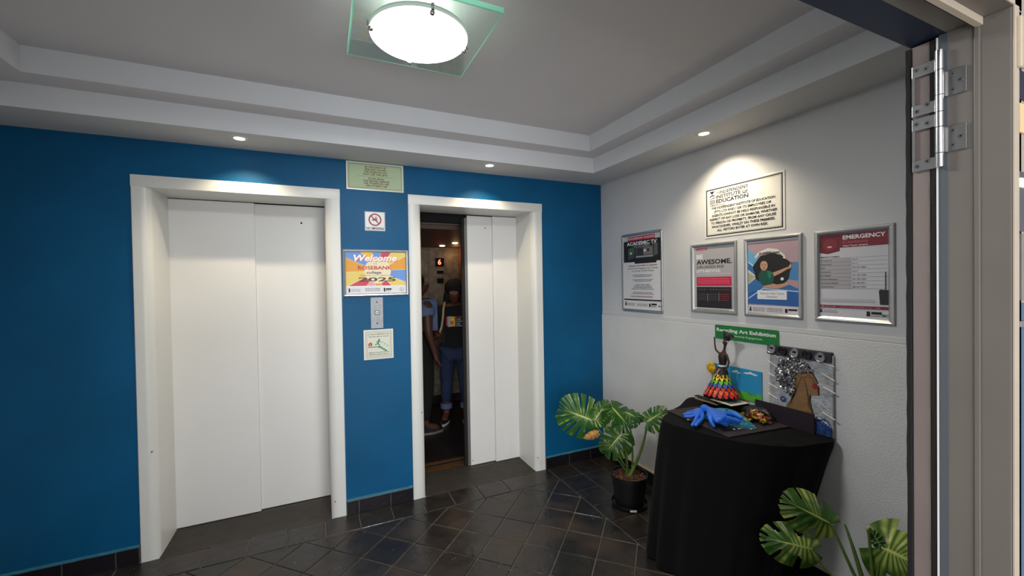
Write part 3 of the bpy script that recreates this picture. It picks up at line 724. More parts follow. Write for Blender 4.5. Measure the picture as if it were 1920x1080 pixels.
s.disc(.108, .292, .003, (40, 26, 22), 8); s.disc(.125, .290, .003, (40, 26, 22), 8); s.disc(.117, .272, .005, (150, 80, 76), 10, .003); s.disc(.117, .281, .003, (176, 120, 96), 8)
s.disc(.218, .212, .0085, (240, 240, 240), 16)
s.poly([(.07, .330), (.09, .350), (.14, .366), (.19, .360), (.225, .335), (.222, .325), (.238, .318), (.232, .34), (.195, .374), (.14, .384), (.085, .364), (.062, .338), (.075, .325)], (224, 220, 216)); s.text('MUSFIQUH KALAM', .148, .352, .011, (50, 44, 44), width=.115, bold=.02)
s.rect(.078, .100, .242, .150, (232, 232, 236)); s.text('National Table Tennis', .16, .128, .010, (40, 40, 60), width=.135, shear=.35); s.text('Champion', .16, .110, .010, (40, 40, 60), width=.062, shear=.35)
s.rect(.022, .022, W-.022, .064, (216, 214, 220)); s.rect(.030, .030, .042, .048, BLK); s.poly([(.028, .056), (.044, .056), (.036, .048)], BLK); s.rect(.232, .030, .246, .052, BLK); s.rect(.25, .042, .295, .052, BLK)
for v in (.032, .040, .048): s.greek(.05, .12, v, .0045, (90, 90, 96), rnd); s.greek(.13, .22, v, .0045, (130, 130, 136), rnd)
s.build('printed_sheet', tt_)
# emergency contacts
em, s = framed('framed_poster', -1.742, 1.335, .322, .446, 'silver framed EMERGENCY contacts poster with maroon heading, nearest the doorway', True, .025)
W, H = .322, .446; MR = (126, 24, 44)
s.rect(.022, .022, W-.022, H-.022, (206, 206, 214)); s.rect(.022, .355, W-.022, .424, MR)
s.poly([(.022, .336), (.06, .328), (.112, .340), (.112, .424), (.022, .424)], (112, 22, 40)); s.disc(.07, .372, .03, (132, 34, 50)); s.disc(.068, .362, .011, (222, 190, 190), 16, .004)
s.text('EMERGENCY', .124, .394, .018, (242, 240, 240), align='l', width=.165, bold=.05); s.text('Contacts', .124, .374, .014, (190, 110, 124), align='l', width=.10); s.text('Cape Town campus', .124, .360, .007, (236, 220, 222), align='l', width=.10, bold=.02)
s.text('EMERGENCY NUMBERS', .026, .311, .0055, BLK, align='l', width=.084, bold=.03)
rows = (('All Disasters', '10177'), ('Flying Squad', '10111'), ('SAPS', '021 552 4000'), ('Ambulance', '10177'), ('Fire brigade', '021 590 1900'), ('Netcare Emergency', '021 590 2600'), ('Local State Hospital', '021 402 4911'), ('Control Room', '082 603 0962'))
s.rect(.024, .306-.145, .158, .306, (176, 172, 180))
for i, (a_, b__) in enumerate(rows):
    v = .306-i*.0181; s.rect(.024, v-.0004, W-.024, v+.0004, (90, 88, 94)); s.text(a_, .028, v-.013, .0068, (52, 48, 56), align='l', bold=.008); s.text(b__, .163, v-.013, .0068, (66, 64, 72), align='l', bold=.004)
s.rect(.024, .1608, W-.024, .1616, (90, 88, 94)); s.rect(.024, .10, W-.075, .112, (186, 186, 194))
s.poly([(.268, .090), (.298, .090), (.302, .098), (.300, .155), (.268, .158), (.264, .150)], (34, 34, 38)); s.rect(.2865, .155, .2905, .236, (40, 40, 44))
s.rect(.022, .068, W-.022, .081, MR); s.text('086 062 2100  |  www.rosebankcollege.co.za  |  info', .03, .072, .0045, (230, 200, 206), align='l', width=.24)
s.rect(.024, .044, .034, .056, BLK); s.poly([(.024, .063), (.036, .063), (.030, .057)], BLK)
for v in (.046, .054): s.greek(.04, .10, v, .004, (140, 140, 146), rnd)
s.rect(.218, .036, .231, .058, BLK); s.rect(.236, .046, .274, .057, BLK); s.greek(.236, .272, .037, .004, (110, 110, 116), rnd); s.text('SAC', .286, .036, .012, BLK, width=.022, bold=.02)
s.build('printed_sheet', em)
# green recycling sign
rs = empty('exhibition_sign', (-.009, -1.166, 1.181), RW, 'green sign reading Recycling Art Exhibition on the rough grey wall above the black table', 'sign')
GG = mat('green_sign', (24, 122, 56), .4)
s = Sheet(.004); s.w = .0035; s.rrect(0, 0, .400, .086, .010, (24, 122, 56)); pts = s.v[:]
b = MB(); b.box(.002, -.0034, .002, .398, -.0002, .084, GG, bev=.0012); b.build('backing', rs)
s.text('Recycling Art Exhibition', .198, .047, .020, (236, 240, 236), width=.372, bold=.03); s.text('Community Engagement', .205, .022, .011, (214, 230, 216), width=.205, bold=.01)
s.build('lettering', rs)
#PART2
# ================================================================== DOORWAY: steel frame, folded-back leaf, hinges
d3 = empty('door_3', (JX, 0, 0), kind='structure')
def box_in(parent, name, a, m, bev=0, **k):
    b = MB(); b.box(*a, m, bev); return b.build(name, parent, **k)
# jamb reveal (taupe) from y -2.540 to -2.652, grey rebate strip, light front face
b = MB(); b.box(0, -2.652, 0, .05, -2.541, HB, taupe, bev=.002)
b.box(-.003, -2.607, 0, .004, -2.598, HB, taupe, bev=.0015)
b.build('door_frame', d3)
box_in(d3, 'frame_edge', (.0, -2.6545, 0, .030, -2.652, HB+.06, None) if False else (.001, -2.6560, 0, .024, -2.6525, HB+.06), taupe_pale_lit, .001)
box_in(d3, 'frame_strip', (-.001, -2.5575, 0, .012, -2.541, HB-.001), mat('blue_grey_strip', (86, 91, 95), .4), .001)
# header of the frame with its stop
b = MB(); b.box(-1.85, -2.652, HB, .05, -2.5535, HB+.06, taupe); b.build('header', d3)
b = MB(); b.box(-1.85, -2.612, HB-.016, -.001, -2.600, HB, taupe_pale_lit, bev=.001); b.box(-1.85, -2.598, HB-.004, -.001, -2.590, HB, rubber); b.build('door_stop', d3)
box_in(d3, 'header_edge', (-1.85, -2.656, HB, .024, -2.6525, HB+.06), taupe_pale_lit, .001)
# leaf folded back against the lobby side of the wall, seen on its hinge edge
b = MB(); b.box(.004, -2.5385, .01, .86, -2.4835, HB-.004, taupe, bev=.001)
leaf = b.build('door_leaf', d3)
box_in(leaf, 'leaf_edge', (-.001, -2.5265, .01, .005, -2.4945, HB-.006), mat('taupe_edge', (126, 114, 110), .5, noise=(6, .05)), .001)
for y0, y1 in ((-2.4945, -2.4815), (-2.538, -2.5265)):
    b = MB(); n = 60
    rows = []
    for i in range(n+1):
        z = .01+(HB-.018)*i/n; j = random.uniform(-.0008, .0008)
        rows.append([(.004, y0+j*.5, z), (-.004, y0+.002+j, z), (-.004, y1-.002+j, z), (.004, y1, z)])
    b.grid(rows, rubber, False); b.build('edge_seal', leaf)
box_in(leaf, 'edge_bead', (-.0045, -2.5405, .01, .002, -2.5383, HB-.006), white_plastic)
# big cut-out hinge: two stacked halves
def hinge_half(z0, z1, zl0, zl1, parent):
    h = empty('hinge', (0, 0, 0), parent=parent)
    b = MB(); Y0, Y1 = -2.4965, -2.539; t0, t1 = -.0075, -.0045
    H = z1-z0
    # plate on the leaf edge with a window
    b.box(t0, Y1, z1-.030, t1, Y0, z1, steel, bev=.0006); b.box(t0, Y1, z0, t1, Y0, z0+.030, steel, bev=.0006)
    b.box(t0, Y0-.0055, z0+.029, t1, Y0, z1-.029, steel); b.build('hinge_plate', h)
    return h
def screw(parent, y, z, x=-.0078):
    b = MB(); b.cyl((x+.001, y, z), (x-.0006, y, z), .0048, chrome, n=14); b.cyl((x-.0004, y, z), (x-.001, y, z), .0018, black_hole, n=6)
    b.build('screw', parent)
hg = empty('hinge', (0, 0, 0), parent=d3)
b = MB(); t0, t1 = -.0075, -.0045
for z0, z1 in ((1.927, 2.046), (1.797, 1.921)):
    b.box(t0, -2.539, z1-.028, t1, -2.4965, z1, steel, bev=.0006); b.box(t0, -2.539, z0, t1, -2.4965, z0+.026, steel, bev=.0006); b.box(t0, -2.502, z0+.025, t1, -2.4965, z1-.027, steel)
b.build('hinge_plate', hg)
b = MB()
for z0, z1 in ((2.016, 2.060), (1.960, 2.0145), (1.922, 1.9585), (1.888, 1.9205), (1.829, 1.8865), (1.797, 1.8275)):
    b.cyl((-.012, -2.5465, z0), (-.012, -2.5465, z1), .0078, steel, n=20)
b.build('hinge_knuckle', hg)
b = MB()
for z0, z1 in ((1.954, 2.010), (1.829, 1.885)):
    b.box(-.0055, -2.588, z0, -.0025, -2.552, z1, steel, bev=.001); b.box(-.012, -2.556, z0, -.003, -2.548, z1, steel)
b.build('hinge_leaf', hg)
for y, z in ((-2.505, 2.035), (-2.522, 2.031), (-2.506, 1.938), (-2.524, 1.948), (-2.505, 1.908), (-2.524, 1.905), (-2.506, 1.809), (-2.524, 1.817)): screw(hg, y, z)
for y, z in ((-2.566, 2.0), (-2.578, 1.982), (-2.566, 1.965), (-2.566, 1.874), (-2.579, 1.858), (-2.566, 1.842)): screw(hg, y, z, -.0058)
# second, paint-clogged hinge on the front of the frame
old = mat('painted_hinge', (206, 192, 170), .5, bump=(60, .4, .002)); rust = mat('rusty_metal', (92, 66, 52), .7, noise=(60, .5), bump=(90, 1, .003))
h2 = empty('hinge', (0, 0, 0), parent=d3)
b = MB(); b.box(.010, -2.662, 1.975, .036, -2.656, 2.078, old, bev=.0015); b.cyl((.020, -2.663, 1.977), (.020, -2.663, 2.076), .004, old); b.build('hinge_plate', h2)
b = MB()
for k in range(6): b.ball((.043+.002*(k % 2), -2.660, 1.985+.0165*k), (.008, .006, .0085), rust, 1)
b.build('hinge_knuckle', h2)
for z in (2.05, 2.005):
    b = MB(); b.cyl((.026, -2.661, z), (.026, -2.6645, z), .0035, black_hole, n=10); b.build('screw', h2)
# sidelight beside the frame with what shows through it
sd = empty('window_1', (JX, 0, 0), kind='structure')
box_in(sd, 'side_panel', (.026, -2.652, 0, .90, -2.645, 1.49), mat('corridor_blue', (84, 112, 138), .5), 0)
box_in(sd, 'side_panel', (.026, -2.652, 1.49, .90, -2.645, HB+.06), mat('corridor_beige', (170, 160, 146), .6), 0)
box_in(sd, 'side_panel', (.026, -2.654, 1.915, .90, -2.6465, 1.975), mat('corridor_navy', (34, 38, 54), .5), 0)
box_in(sd, 'side_panel', (.026, -2.656, 1.845, .90, -2.650, 1.905), mat('corridor_cream', (232, 200, 150), .5), 0)
box_in(sd, 'side_panel', (.026, -2.654, 1.64, .90, -2.6495, 1.765), mat('corridor_slate', (86, 88, 94), .5), 0)
box_in(sd, 'light_strip', (.026, -2.658, 1.732, .90, -2.652, 1.75), mat('corridor_lamp', (255, 245, 190), .5, emit=((1, .93, .6), 1.0)), 0)
box_in(sd, 'glazing_bar', (.030, -2.660, 1.495, .036, -2.652, 1.635), silver, .001); box_in(sd, 'glazing_bar', (.026, -2.658, 1.44, .90, -2.652, 1.452), silver, .001)

# ================================================================== BLACK TABLE AND CLOTH
TZ = .770
tb = empty('exhibition_table', (-.26, -1.40, 0), 0, 'table against the grey wall, wholly covered by the black cloth', 'table')
b = MB(); pts = [(-.03, -1.03), (-.34, -1.12), (-.50, -1.24), (-.50, -1.45), (-.42, -1.65), (-.25, -1.77), (-.03, -1.81)]
pp = [(x+.26, y+1.40) for x, y in pts]; tm = mat('table_wood', (120, 92, 66), .5)
b.face([(x, y, TZ-.03) for x, y in pp][::-1], tm); b.face([(x, y, TZ-.006) for x, y in pp], tm); b.grid([[(x, y, TZ-.03) for x, y in pp], [(x, y, TZ-.006) for x, y in pp]], tm, False, closed_u=True)
b.build('tabletop', tb)
for x, y in ((.18, .30), (-.15, .18), (-.10, -.20), (.18, -.22)):
    b = MB(); b.box(x-.02, y-.02, 0, x+.02, y+.02, TZ-.03, tm); b.build('leg', tb)
def catmull(P, n, closed=True):
    out = []; N = len(P)
    for i in range(N):
        p0, p1, p2, p3 = (Vector(P[(i+k-1) % N]) for k in range(4))
        for j in range(n):
            t = j/n; out.append(.5*((2*p1)+(-p0+p2)*t+(2*p0-5*p1+4*p2-p3)*t*t+(-p0+3*p1-3*p2+p3)*t**3))
    return out
top = catmull([(-.022, -1.00), (-.26, -1.10), (-.49, -1.205), (-.555, -1.29), (-.525, -1.46), (-.45, -1.66), (-.31, -1.795), (-.16, -1.835), (-.022, -1.838), (-.018, -1.6), (-.018, -1.3)], 14)
bot = catmull([(-.030, -1.02), (-.28, -1.10), (-.575, -1.18), (-.630, -1.26), (-.610, -1.46), (-.54, -1.62), (-.40, -1.70), (-.22, -1.69), (-.035, -1.64), (-.026, -1.5), (-.026, -1.25)], 14)
n = len(top); b = MB(); rows = []; NR = 26
cen = Vector((-.27, -1.40))
for i in range(NR+1):
    t = i/NR; row = []
    for k in range(n):
        a = k/n; tt = t**.9
        p = top[k].lerp(bot[k], tt)
        wall = 1 if (k < 14*8.2) else 0
        amp = .016*t**.7*wall
        ph = 2*PI*a
        f = math.sin(ph*11+1.2*math.sin(ph*3))*.6+math.sin(ph*19+2+t*1.4)*.4
        d = (p-cen).normalized(); p = p+d*amp*f
        z = TZ-.005-t*(TZ-.016)
        if i == 0: z = TZ; p = top[k]-d*.006
        p.x = min(p.x, -.012)
        row.append((p.x, p.y, z))
    rows.append(row)
b.grid(rows, black_cloth, True, closed_u=True)
# top surface, with shallow creases running to the front right
tops = []
for i in range(14):
    s_ = 1-i/14
    row = []
    for k in range(n):
        p = cen+(Vector(rows[0][k][:2])-cen)*s_
        dx = (p.x+.10)*.8-(p.y+1.72)*.3
        z = TZ
        if p.y < -1.60: z += .010*math.exp(-((p.y+1.70+.12*(p.x+.2))/.018)**2)*max(0, min(1, (p.x+.50)*4))+.007*math.exp(-((p.y+1.765+.05*(p.x+.2))/.012)**2)
        if p.x > -.3 and p.y > -1.16: z += .012*max(0, (p.y+1.16)/.16)*max(0, (p.x+.3)/.3)
        if i == 0: z = TZ
        row.append((p.x, p.y, z))
    tops.append(row)
b.grid(tops[::-1], black_cloth, True, closed_u=True); b.face(tops[-1], black_cloth)
for k in range(3):   # cloth pooled on the floor
    pass
b.build('tablecloth', label='black cloth draped over the table to the floor, under the recycled art', cat='tablecloth')

def turned(name, loc, rz, label, cat, group=None): return empty(name, loc, rz, label, cat, group)
# square dark board
bd = MB(); P4 = [at(1251, 768, 2, .782), at(1366, 817, 2, .782)]
v = P4[1]-P4[0]; L = v.length; ang = math.atan2(v.y, v.x)
bd.box(0, 0, .004, .45, .42, .009, board_dark, bev=.0012)
o = bd.build('display_board', loc=(P4[0].x, P4[0].y, TZ-.001), label='square dark grey board lying on the black cloth under the blue gloves', cat='board'); o.rotation_euler = (0, 0, ang)
BT = TZ+.0085
# black riser with sheets on it
RZ = .842
b = MB(); b.box(-.115, -1.405, BT, -.030, -1.16, RZ, black_cloth, bev=.004)
b.build('riser_box', label='small black riser box behind the blue gloves, carrying the doll and the painting', cat='box')
# photo card on the riser
cs = empty('photo_card', (-.118, -1.352, RZ+.001), math.radians(-4), 'cream framed photo card lying in front of the rainbow-skirted doll', 'card')
b = MB(); b.box(-.075, -.075, 0, .058, .075, .004, mat('cream_card', (226, 218, 196), .45), bev=.001); b.build('card', cs)
b = MB(); b.poly = None
s = Sheet(0)
b = MB(); b.face([(-.058, -.055, .0044), (.042, -.055, .0044), (.042, .055, .0044), (-.058, .055, .0044)], mat('photo_grey', (96, 104, 112), .3, noise=(60, .6))); b.build('photo', cs)
b = MB(); b.box(-.155, -1.275, RZ-.018, -.125, -1.13, RZ-.012, board_dark); b.box(-.165, -1.30, RZ-.030, -.12, -1.14, RZ-.0245, mat('tan_card', (150, 128, 96), .7))
b.build('card_sheets', label='thin tan and dark card sheets sticking out of the riser by the painting', cat='card')
# landscape painting leaning on the wall
lp = empty('landscape_painting', (-.0155, -1.150, RZ+.001), RW, 'small painting of blue sky, white clouds and green grass behind the doll', 'painting'); lp.rotation_euler = (0, 0, RW)
Wp, Hp = .322, .180
lp.location.y = -1.148
b = MB(); b.box(0, 0, 0, Wp, .006, Hp, mat('canvas_blue', (40, 148, 200), .5, noise=(8, .08)), bev=.001); b.build('canvas', lp)
s = Sheet(0.0); 
s.poly([(0, 0), (Wp, 0), (Wp, .045)]+[(Wp-i*Wp/14, .040+.010*math.sin(i*1.7)) for i in range(1, 14)]+[(0, .05)], (96, 190, 60))
s.poly([(0, 0), (.10, 0), (.04, .03), (0, .035)], (206, 166, 100))
for k in range(44):
    u = rnd.uniform(.005, Wp-.01); hgt = rnd.uniform(.012, .03); s.poly([(u, .035), (u+.006, .035), (u+.004+rnd.uniform(-.004, .004), .035+hgt)], rnd.choice(((86, 190, 54), (120, 206, 60), (60, 160, 60)))); s.k = 3+k % 6
for (cu, cv, sc) in ((.165, .152, 1), (.255, .158, 1.5), (.055, .150, .8)):
    for dx, dz, r in ((-.014, 0, .010), (0, .004, .012), (.014, 0, .010), (.024, -.002, .007), (-.024, -.002, .006)):
        s.disc(cu+dx*sc, cv+dz, r*(.8+.2*sc), (214, 232, 240), 16, r*.62); s.k = 12+int(cu*20)
s.poly([(.165, .0), (.235, .0), (.228, .09), (.21, .115), (.185, .11), (.17, .06)], (22, 104, 152)) if False else None
s.build('brushwork', lp)
# sun disc
sn = empty('sun_disc', (-.035, -1.155, .995), RW, 'crumpled yellow foil sun disc beside the painted sky', 'sun disc')
b = MB(); pr = []
rows = []
for i, (r, z) in enumerate(((0.0001, .010), (.012, .0095), (.022, .008), (.030, .004), (.032, 0), (.030, -.003), (.0001, -.004))):
    rows.append([((r*(1+.08*rnd.uniform(-1, 1)))*math.cos(2*PI*k/20), -z-.002*rnd.uniform(0, 1), (r*1.12*(1+.06*rnd.uniform(-1, 1)))*math.sin(2*PI*k/20)) for k in range(20)])
b.grid(rows, mat('yellow_foil', (226, 176, 30), .35, .2, noise=(60, .5)), False, closed_u=True); b.build('disc', sn)
b = MB(); b.tube([(0, .004, -.02), (.004, .004, -.09), (.006, .004, -.152)], .0016, mat('sun_wire', (150, 120, 70), .5), 6); b.build('stick', sn)
b = MB(); rr = mat('ray_white', (235, 235, 230), .5)
for k in range(5): t = math.radians(-70-20*k+40); b.tube([(.034*math.cos(t), 0, .036*math.sin(t)), (.058*math.cos(t), 0, .062*math.sin(t))], .0012, rr, 5)
b.build('rays', sn)

# ---- doll with a rainbow petal skirt
DX, DY = -.113, -1.290
dlb = empty('doll_sculpture', (DX, DY, RZ+.001), RW, 'dark doll with raised arm, headwrap and rainbow petal skirt, on the riser', 'doll')
skn = mat('doll_brown', (74, 42, 32), .45); blk_f = mat('doll_black', (26, 20, 22), .6); Z0 = -(RZ+.001)
def dz(z): return z+Z0
b = MB(); b.lathe([(.0001, 0), (.030, 0), (.030, .006), (.010, .010), (.010, .030), (.0001, .030)], mat('doll_stand', (96, 96, 98), .4, .5), n=20); b.build('stand', dlb)
b = MB(); b.lathe([(.0001, .022), (.086, .020), (.084, .032), (.068, .075), (.048, .115), (.030, .150), (.023, .165), (.0001, .168)], blk_f, n=28); b.build('underskirt', dlb)
tiers = (((.090, .040), (200, 32, 40), 19, .036), ((.081, .056), (232, 96, 34), 17, .036), ((.073, .074), (200, 44, 40), 16, .034), ((.066, .090), (60, 88, 170), 15, .034), ((.055, .110), (86, 180, 50), 13, .036), ((.044, .134), (244, 208, 30), 11, .040), ((.033, .156), (246, 214, 40), 9, .040))
for ti, ((r, z), colr, cnt, ln) in enumerate(tiers):
    b = MB(); m_ = mat('petal_%d' % ti if ti != 6 else 'petal_5', colr, .5); wd = 2*PI*r/cnt*.62
    rows = [[(-.0005, 0, 0), (.0005, 0, 0)], [(-wd*.55, -.001, -ln*.25), (wd*.55, -.001, -ln*.25)], [(-wd*.65, -.003, -ln*.5), (wd*.65, -.003, -ln*.5)], [(-wd*.38, -.006, -ln*.8), (wd*.38, -.006, -ln*.8)], [(-.0003, -.0085, -ln), (.0003, -.0085, -ln)]]
    b.grid([[(x, y, z_) for x, y, z_ in rw] for rw in rows], m_); p0 = b.build('petal', dlb)
    for k in range(cnt):
        t = 2*PI*(k+.5*(ti % 2))/cnt; o = p0 if k == 0 else cp(p0, dlb)
        o.location = ((r-.012)*math.cos(t), (r-.012)*math.sin(t), z+.012); o.rotation_euler = (math.radians(-24 if ti < 5 else -18), rnd.uniform(-.12, .12), t+PI/2)
# body: hips, waist, chest, neck, head, arms in one skin
B3 = lambda x, y, z: (x, y, dz(z))
J = {'hip': (B3(.004, 0, 1.005), .024), 'waist': (B3(.006, 0, 1.040), .017), 'chest': (B3(.010, 0, 1.085), .020), 'sho': (B3(.012, 0, 1.112), .015), 'neck': (B3(.020, 0, 1.135), .0075), 'neck2': (B3(.026, 0, 1.160), .0075), 'jaw': (B3(.028, -.004, 1.174), .013), 'head': (B3(.034, 0, 1.190), .017), 'nose': (B3(.020, -.014, 1.180), .004),
     'shL': (B3(-.010, 0, 1.108), .0075), 'elL': (B3(-.032, -.006, 1.128), .0055), 'elL2': (B3(-.036, -.008, 1.150), .005), 'wrL': (B3(-.040, -.006, 1.178), .004), 'haL': (B3(-.040, -.006, 1.195), .0055), 'haL2': (B3(-.042, -.006, 1.207), .003),
     'shR': (B3(.036, 0, 1.106), .0075), 'elR': (B3(.052, -.002, 1.070), .006), 'wrR': (B3(.045, -.008, 1.035), .0045), 'haR': (B3(.034, -.014, 1.015), .005)}
bn = [('hip', 'waist'), ('waist', 'chest'), ('chest', 'sho'), ('sho', 'neck'), ('neck', 'neck2'), ('neck2', 'jaw'), ('jaw', 'head'), ('jaw', 'nose'), ('sho', 'shL'), ('shL', 'elL'), ('elL', 'elL2'), ('elL2', 'wrL'), ('wrL', 'haL'), ('haL', 'haL2'), ('sho', 'shR'), ('shR', 'elR'), ('elR', 'wrR'), ('wrR', 'haR')]
skin('body', J, bn, skn, dlb)
b = MB(); b.lathe([(.020, dz(1.050)), (.023, dz(1.075)), (.025, dz(1.095)), (.019, dz(1.108))], blk_f, c=(.010, 0, 0), n=20); b.build('bodice', dlb)
b = MB(); b.lathe([(.036, dz(.992)), (.030, dz(1.010)), (.021, dz(1.036))], blk_f, c=(.004, 0, 0), n=20); b.build('hip_wrap', dlb)
b = MB(); b.lathe([(.0225, dz(1.036)), (.0225, dz(1.046))], rr, c=(.005, 0, 0), n=20); b.build('belt', dlb, label='white belt')
b = MB(); pk = mat('pink_ribbon', (226, 150, 150), .5); b.tube([(-.004, -.036, dz(.995)), (.002, -.034, dz(1.012)), (.008, -.030, dz(1.026)), (.012, -.030, dz(1.020)), (.004, -.035, dz(1.006)), (.000, -.037, dz(.994))], .0022, pk, 6); b.build('ribbon', dlb, label='pink looped ribbon')
b = MB()   # headwrap, flaring up and to the right
wrp = mat('headwrap_cloth', (34, 22, 28), .6, noise=(160, .9))
rows = []
for i, (cx_, cz_, rx, rz_) in enumerate(((.034, 1.190, .0195, .015), (.037, 1.202, .022, .018), (.042, 1.214, .028, .020), (.044, 1.224, .034, .020), (.046, 1.232, .036, .016))):
    rows.append([(cx_+rx*math.cos(t)*(1+.08*math.sin(5*t)), .003+.7*rz_*math.sin(t), dz(cz_)+.004*math.sin(4*t+i)+(.10*rx*math.cos(t) if i < 3 else -.32*rx*math.cos(t))) for t in [2*PI*k/24 for k in range(24)]])
b.grid(rows, wrp, True, closed_u=True); b.face(rows[-1], wrp); b.face(rows[0][::-1], wrp); hw = b.build('headwrap', dlb)
b = MB()
for k in range(16):
    t = rnd.uniform(0, 2*PI); i = rnd.choice((1, 2, 3)); p = rows[i][int(t/(2*PI)*24) % 24]; b.ball(p, .0022, mat('pink_bead', (200, 150, 170), .4), 1)
b.build('beads', hw)

# ---- gloves
blue_rub = mat('blue_rubber', (32, 102, 214), .38, noise=(30, .12), bump=(120, .35, .002))
def glove(name, wrist, knuckles, fingers, thumb, label, m, group=None, r=.011, cuff=None):
    """palm hull, tapering cuff and five bent fingers fused into one rubber skin"""
    o = empty(name, tuple(wrist), 0, label, 'glove', group); W0 = Vector(wrist)
    K = [Vector(k)-W0 for k in knuckles]; b = MB()
    def hull(balls):
        bm = bmesh.new()
        for c_, rr_ in balls:
            for v in bmesh.ops.create_icosphere(bm, subdivisions=2, radius=rr_)['verts']: v.co += Vector(c_)
        res = bmesh.ops.convex_hull(bm, input=bm.verts[:]); bmesh.ops.delete(bm, geom=[g for g in res['geom_interior'] if isinstance(g, bmesh.types.BMVert)], context='VERTS')
        b.addbm(bm, m)
    hull([((0, 0, 0), r*1.25)]+[(k*.95, r*.98) for k in K])
    if cuff is not None: hull([((0, 0, 0), r*1.3), (Vector(cuff)-W0, r*1.9)])
    for k, f in zip(K, fingers):
        pts = [k*.9]+[Vector(q_)-W0 for q_ in f]
        for i_ in range(len(pts)-1): hull([(pts[i_], r*(1-.10*i_)), (pts[i_+1], r*(.9-.12*i_))])
    pts = [Vector((0, 0, 0))]+[Vector(q_)-W0 for q_ in thumb]
    for i_ in range(len(pts)-1): hull([(pts[i_], r*(1.1-.10*i_)), (pts[i_+1], r*(1-.12*i_))])
    g = b.build('glove_body')
    rm = g.modifiers.new('r', 'REMESH'); rm.mode = 'VOXEL'; rm.voxel_size = .0022; rm.use_smooth_shade = True
    sm_ = g.modifiers.new('s', 'SMOOTH'); sm_.factor = .6; sm_.iterations = 5
    bpy.context.view_layer.update()
    nm = bpy.data.meshes.new_from_object(g.evaluated_get(bpy.context.evaluated_depsgraph_get())); old = g.data; g.modifiers.clear(); g.data = nm; bpy.data.meshes.remove(old)
    for p in nm.polygons: p.use_smooth = True
    if not nm.materials: nm.materials.append(m)
    g.parent = o; return o
Z = lambda px, py, z: at(px, py, 2, z)
glove('rubber_glove', Z(1329, 768, .835), [Z(1362, 776, .845), Z(1358, 784, .843), Z(1352, 788, .84), Z(1345, 790, .835)],
      [[Z(1376, 776, .842), Z(1390, 783, .835)], [Z(1370, 785, .835), Z(1386, 790, .823)], [Z(1366, 789, .822), Z(1382, 793, .806)], [Z(1354, 792, .822), Z(1362, 797, .806)]],
      [Z(1331, 782, .83), Z(1334, 791, .812), Z(1338, 798, .796)], 'blue rubber glove with fingers spread over the teal mound', blue_rub, None, .0125, Z(1321, 766, .83))
glove('rubber_glove', Z(1316, 770, .818), [Z(1308, 768, .812), Z(1304, 773, .81), Z(1303, 778, .808), Z(1306, 783, .805)],
      [[Z(1300, 771, .803), Z(1288, 774, .798)], [Z(1296, 776, .802), Z(1283, 777, .797)], [Z(1297, 781, .80), Z(1285, 781, .796)], [Z(1303, 790, .80), Z(1298, 797, .796)]],
      [Z(1318, 782, .804), Z(1312, 790, .798), Z(1305, 797, .795)], 'tied blue rubber glove at the left corner of the dark board', blue_rub, None, .0105)
# teal plaster mound
c0 = Z(1362, 797, BT); tm_ = mat('teal_plaster', (30, 122, 140), .45, noise=(26, .45), bump=(40, .8, .006))
b = MB(); rows = []
for i in range(9):
    t = i/8*PI/2; row = []
    for k in range(28):
        a_ = 2*PI*k/28; rr_ = math.cos(t)*(1+.10*math.sin(3*a_+1)+.06*math.sin(7*a_))
        row.append((.062*rr_*math.cos(a_)+.0, .125*rr_*math.sin(a_), .066*math.sin(t)*(1+.1*math.sin(5*a_))))
    rows.append(row)
b.grid(rows, tm_, True, closed_u=True); o = b.build('teal_mound', loc=(c0.x+.045, c0.y+.03, BT), label='teal plaster mound with white streaks under the blue glove', cat='sculpture'); o.rotation_euler = (0, 0, math.radians(12))
b = MB(); wst = mat('white_string', (214, 226, 222), .6)
for k in range(16):
    a_ = rnd.uniform(2.2, 4.6); a2 = a_+rnd.uniform(-.4, .4); t0_, t1_ = rnd.uniform(.1, .7), rnd.uniform(.1, .9)
    f_ = lambda a, t: (.065*math.cos(t)*math.cos(a), .128*math.cos(t)*math.sin(a), .068*math.sin(t)+.002)
    b.tube([f_(a_, t0_), f_((a_+a2)/2, (t0_+t1_)/2), f_(a2, t1_)], .0009, wst, 5)
b.build('streaks', o)
# black stuffed hand and the wrappers
blk_l = mat('black_leather', (34, 32, 30), .38, noise=(40, .3), bump=(80, .5, .003))
gl_ = glove('black_glove', Z(1396, 768, .815), [Z(1412, 764, .83), Z(1420, 765, .832), Z(1428, 768, .832), Z(1434, 772, .83)],
      [[Z(1424, 764, .833), Z(1436, 773, .82)], [Z(1430, 766, .834), Z(1440, 777, .815)], [Z(1436, 771, .832), Z(1443, 781, .81)], [Z(1441, 777, .822), Z(1446, 786, .80)]],
      [Z(1404, 772, .82), Z(1402, 780, .81)], 'stuffed black glove resting on a heap of torn wrappers', blk_l, None, .0155)
pal = ((196, 40, 32), (232, 190, 40), (238, 232, 222), (212, 66, 40), (206, 178, 30), (180, 30, 30), (236, 160, 140), (60, 20, 18), (120, 150, 40))
hp = empty('wrapper_heap', tuple(Z(1418, 792, BT)), 0, 'heap of torn red, yellow and white wrappers beneath the black glove', 'wrappers')
protos = []
for k, colr in enumerate(pal):
    b = MB(); rows = []
    for i in range(4):
        rows.append([((j-1.5)*.009+rnd.uniform(-.002, .002), (i-1.5)*.007+rnd.uniform(-.002, .002), rnd.uniform(-.004, .004)) for j in range(4)])
    b.grid(rows, mat('wrapper_%d' % k, colr, .4), False); me = b.build('wrapper', hp); protos.append(me)
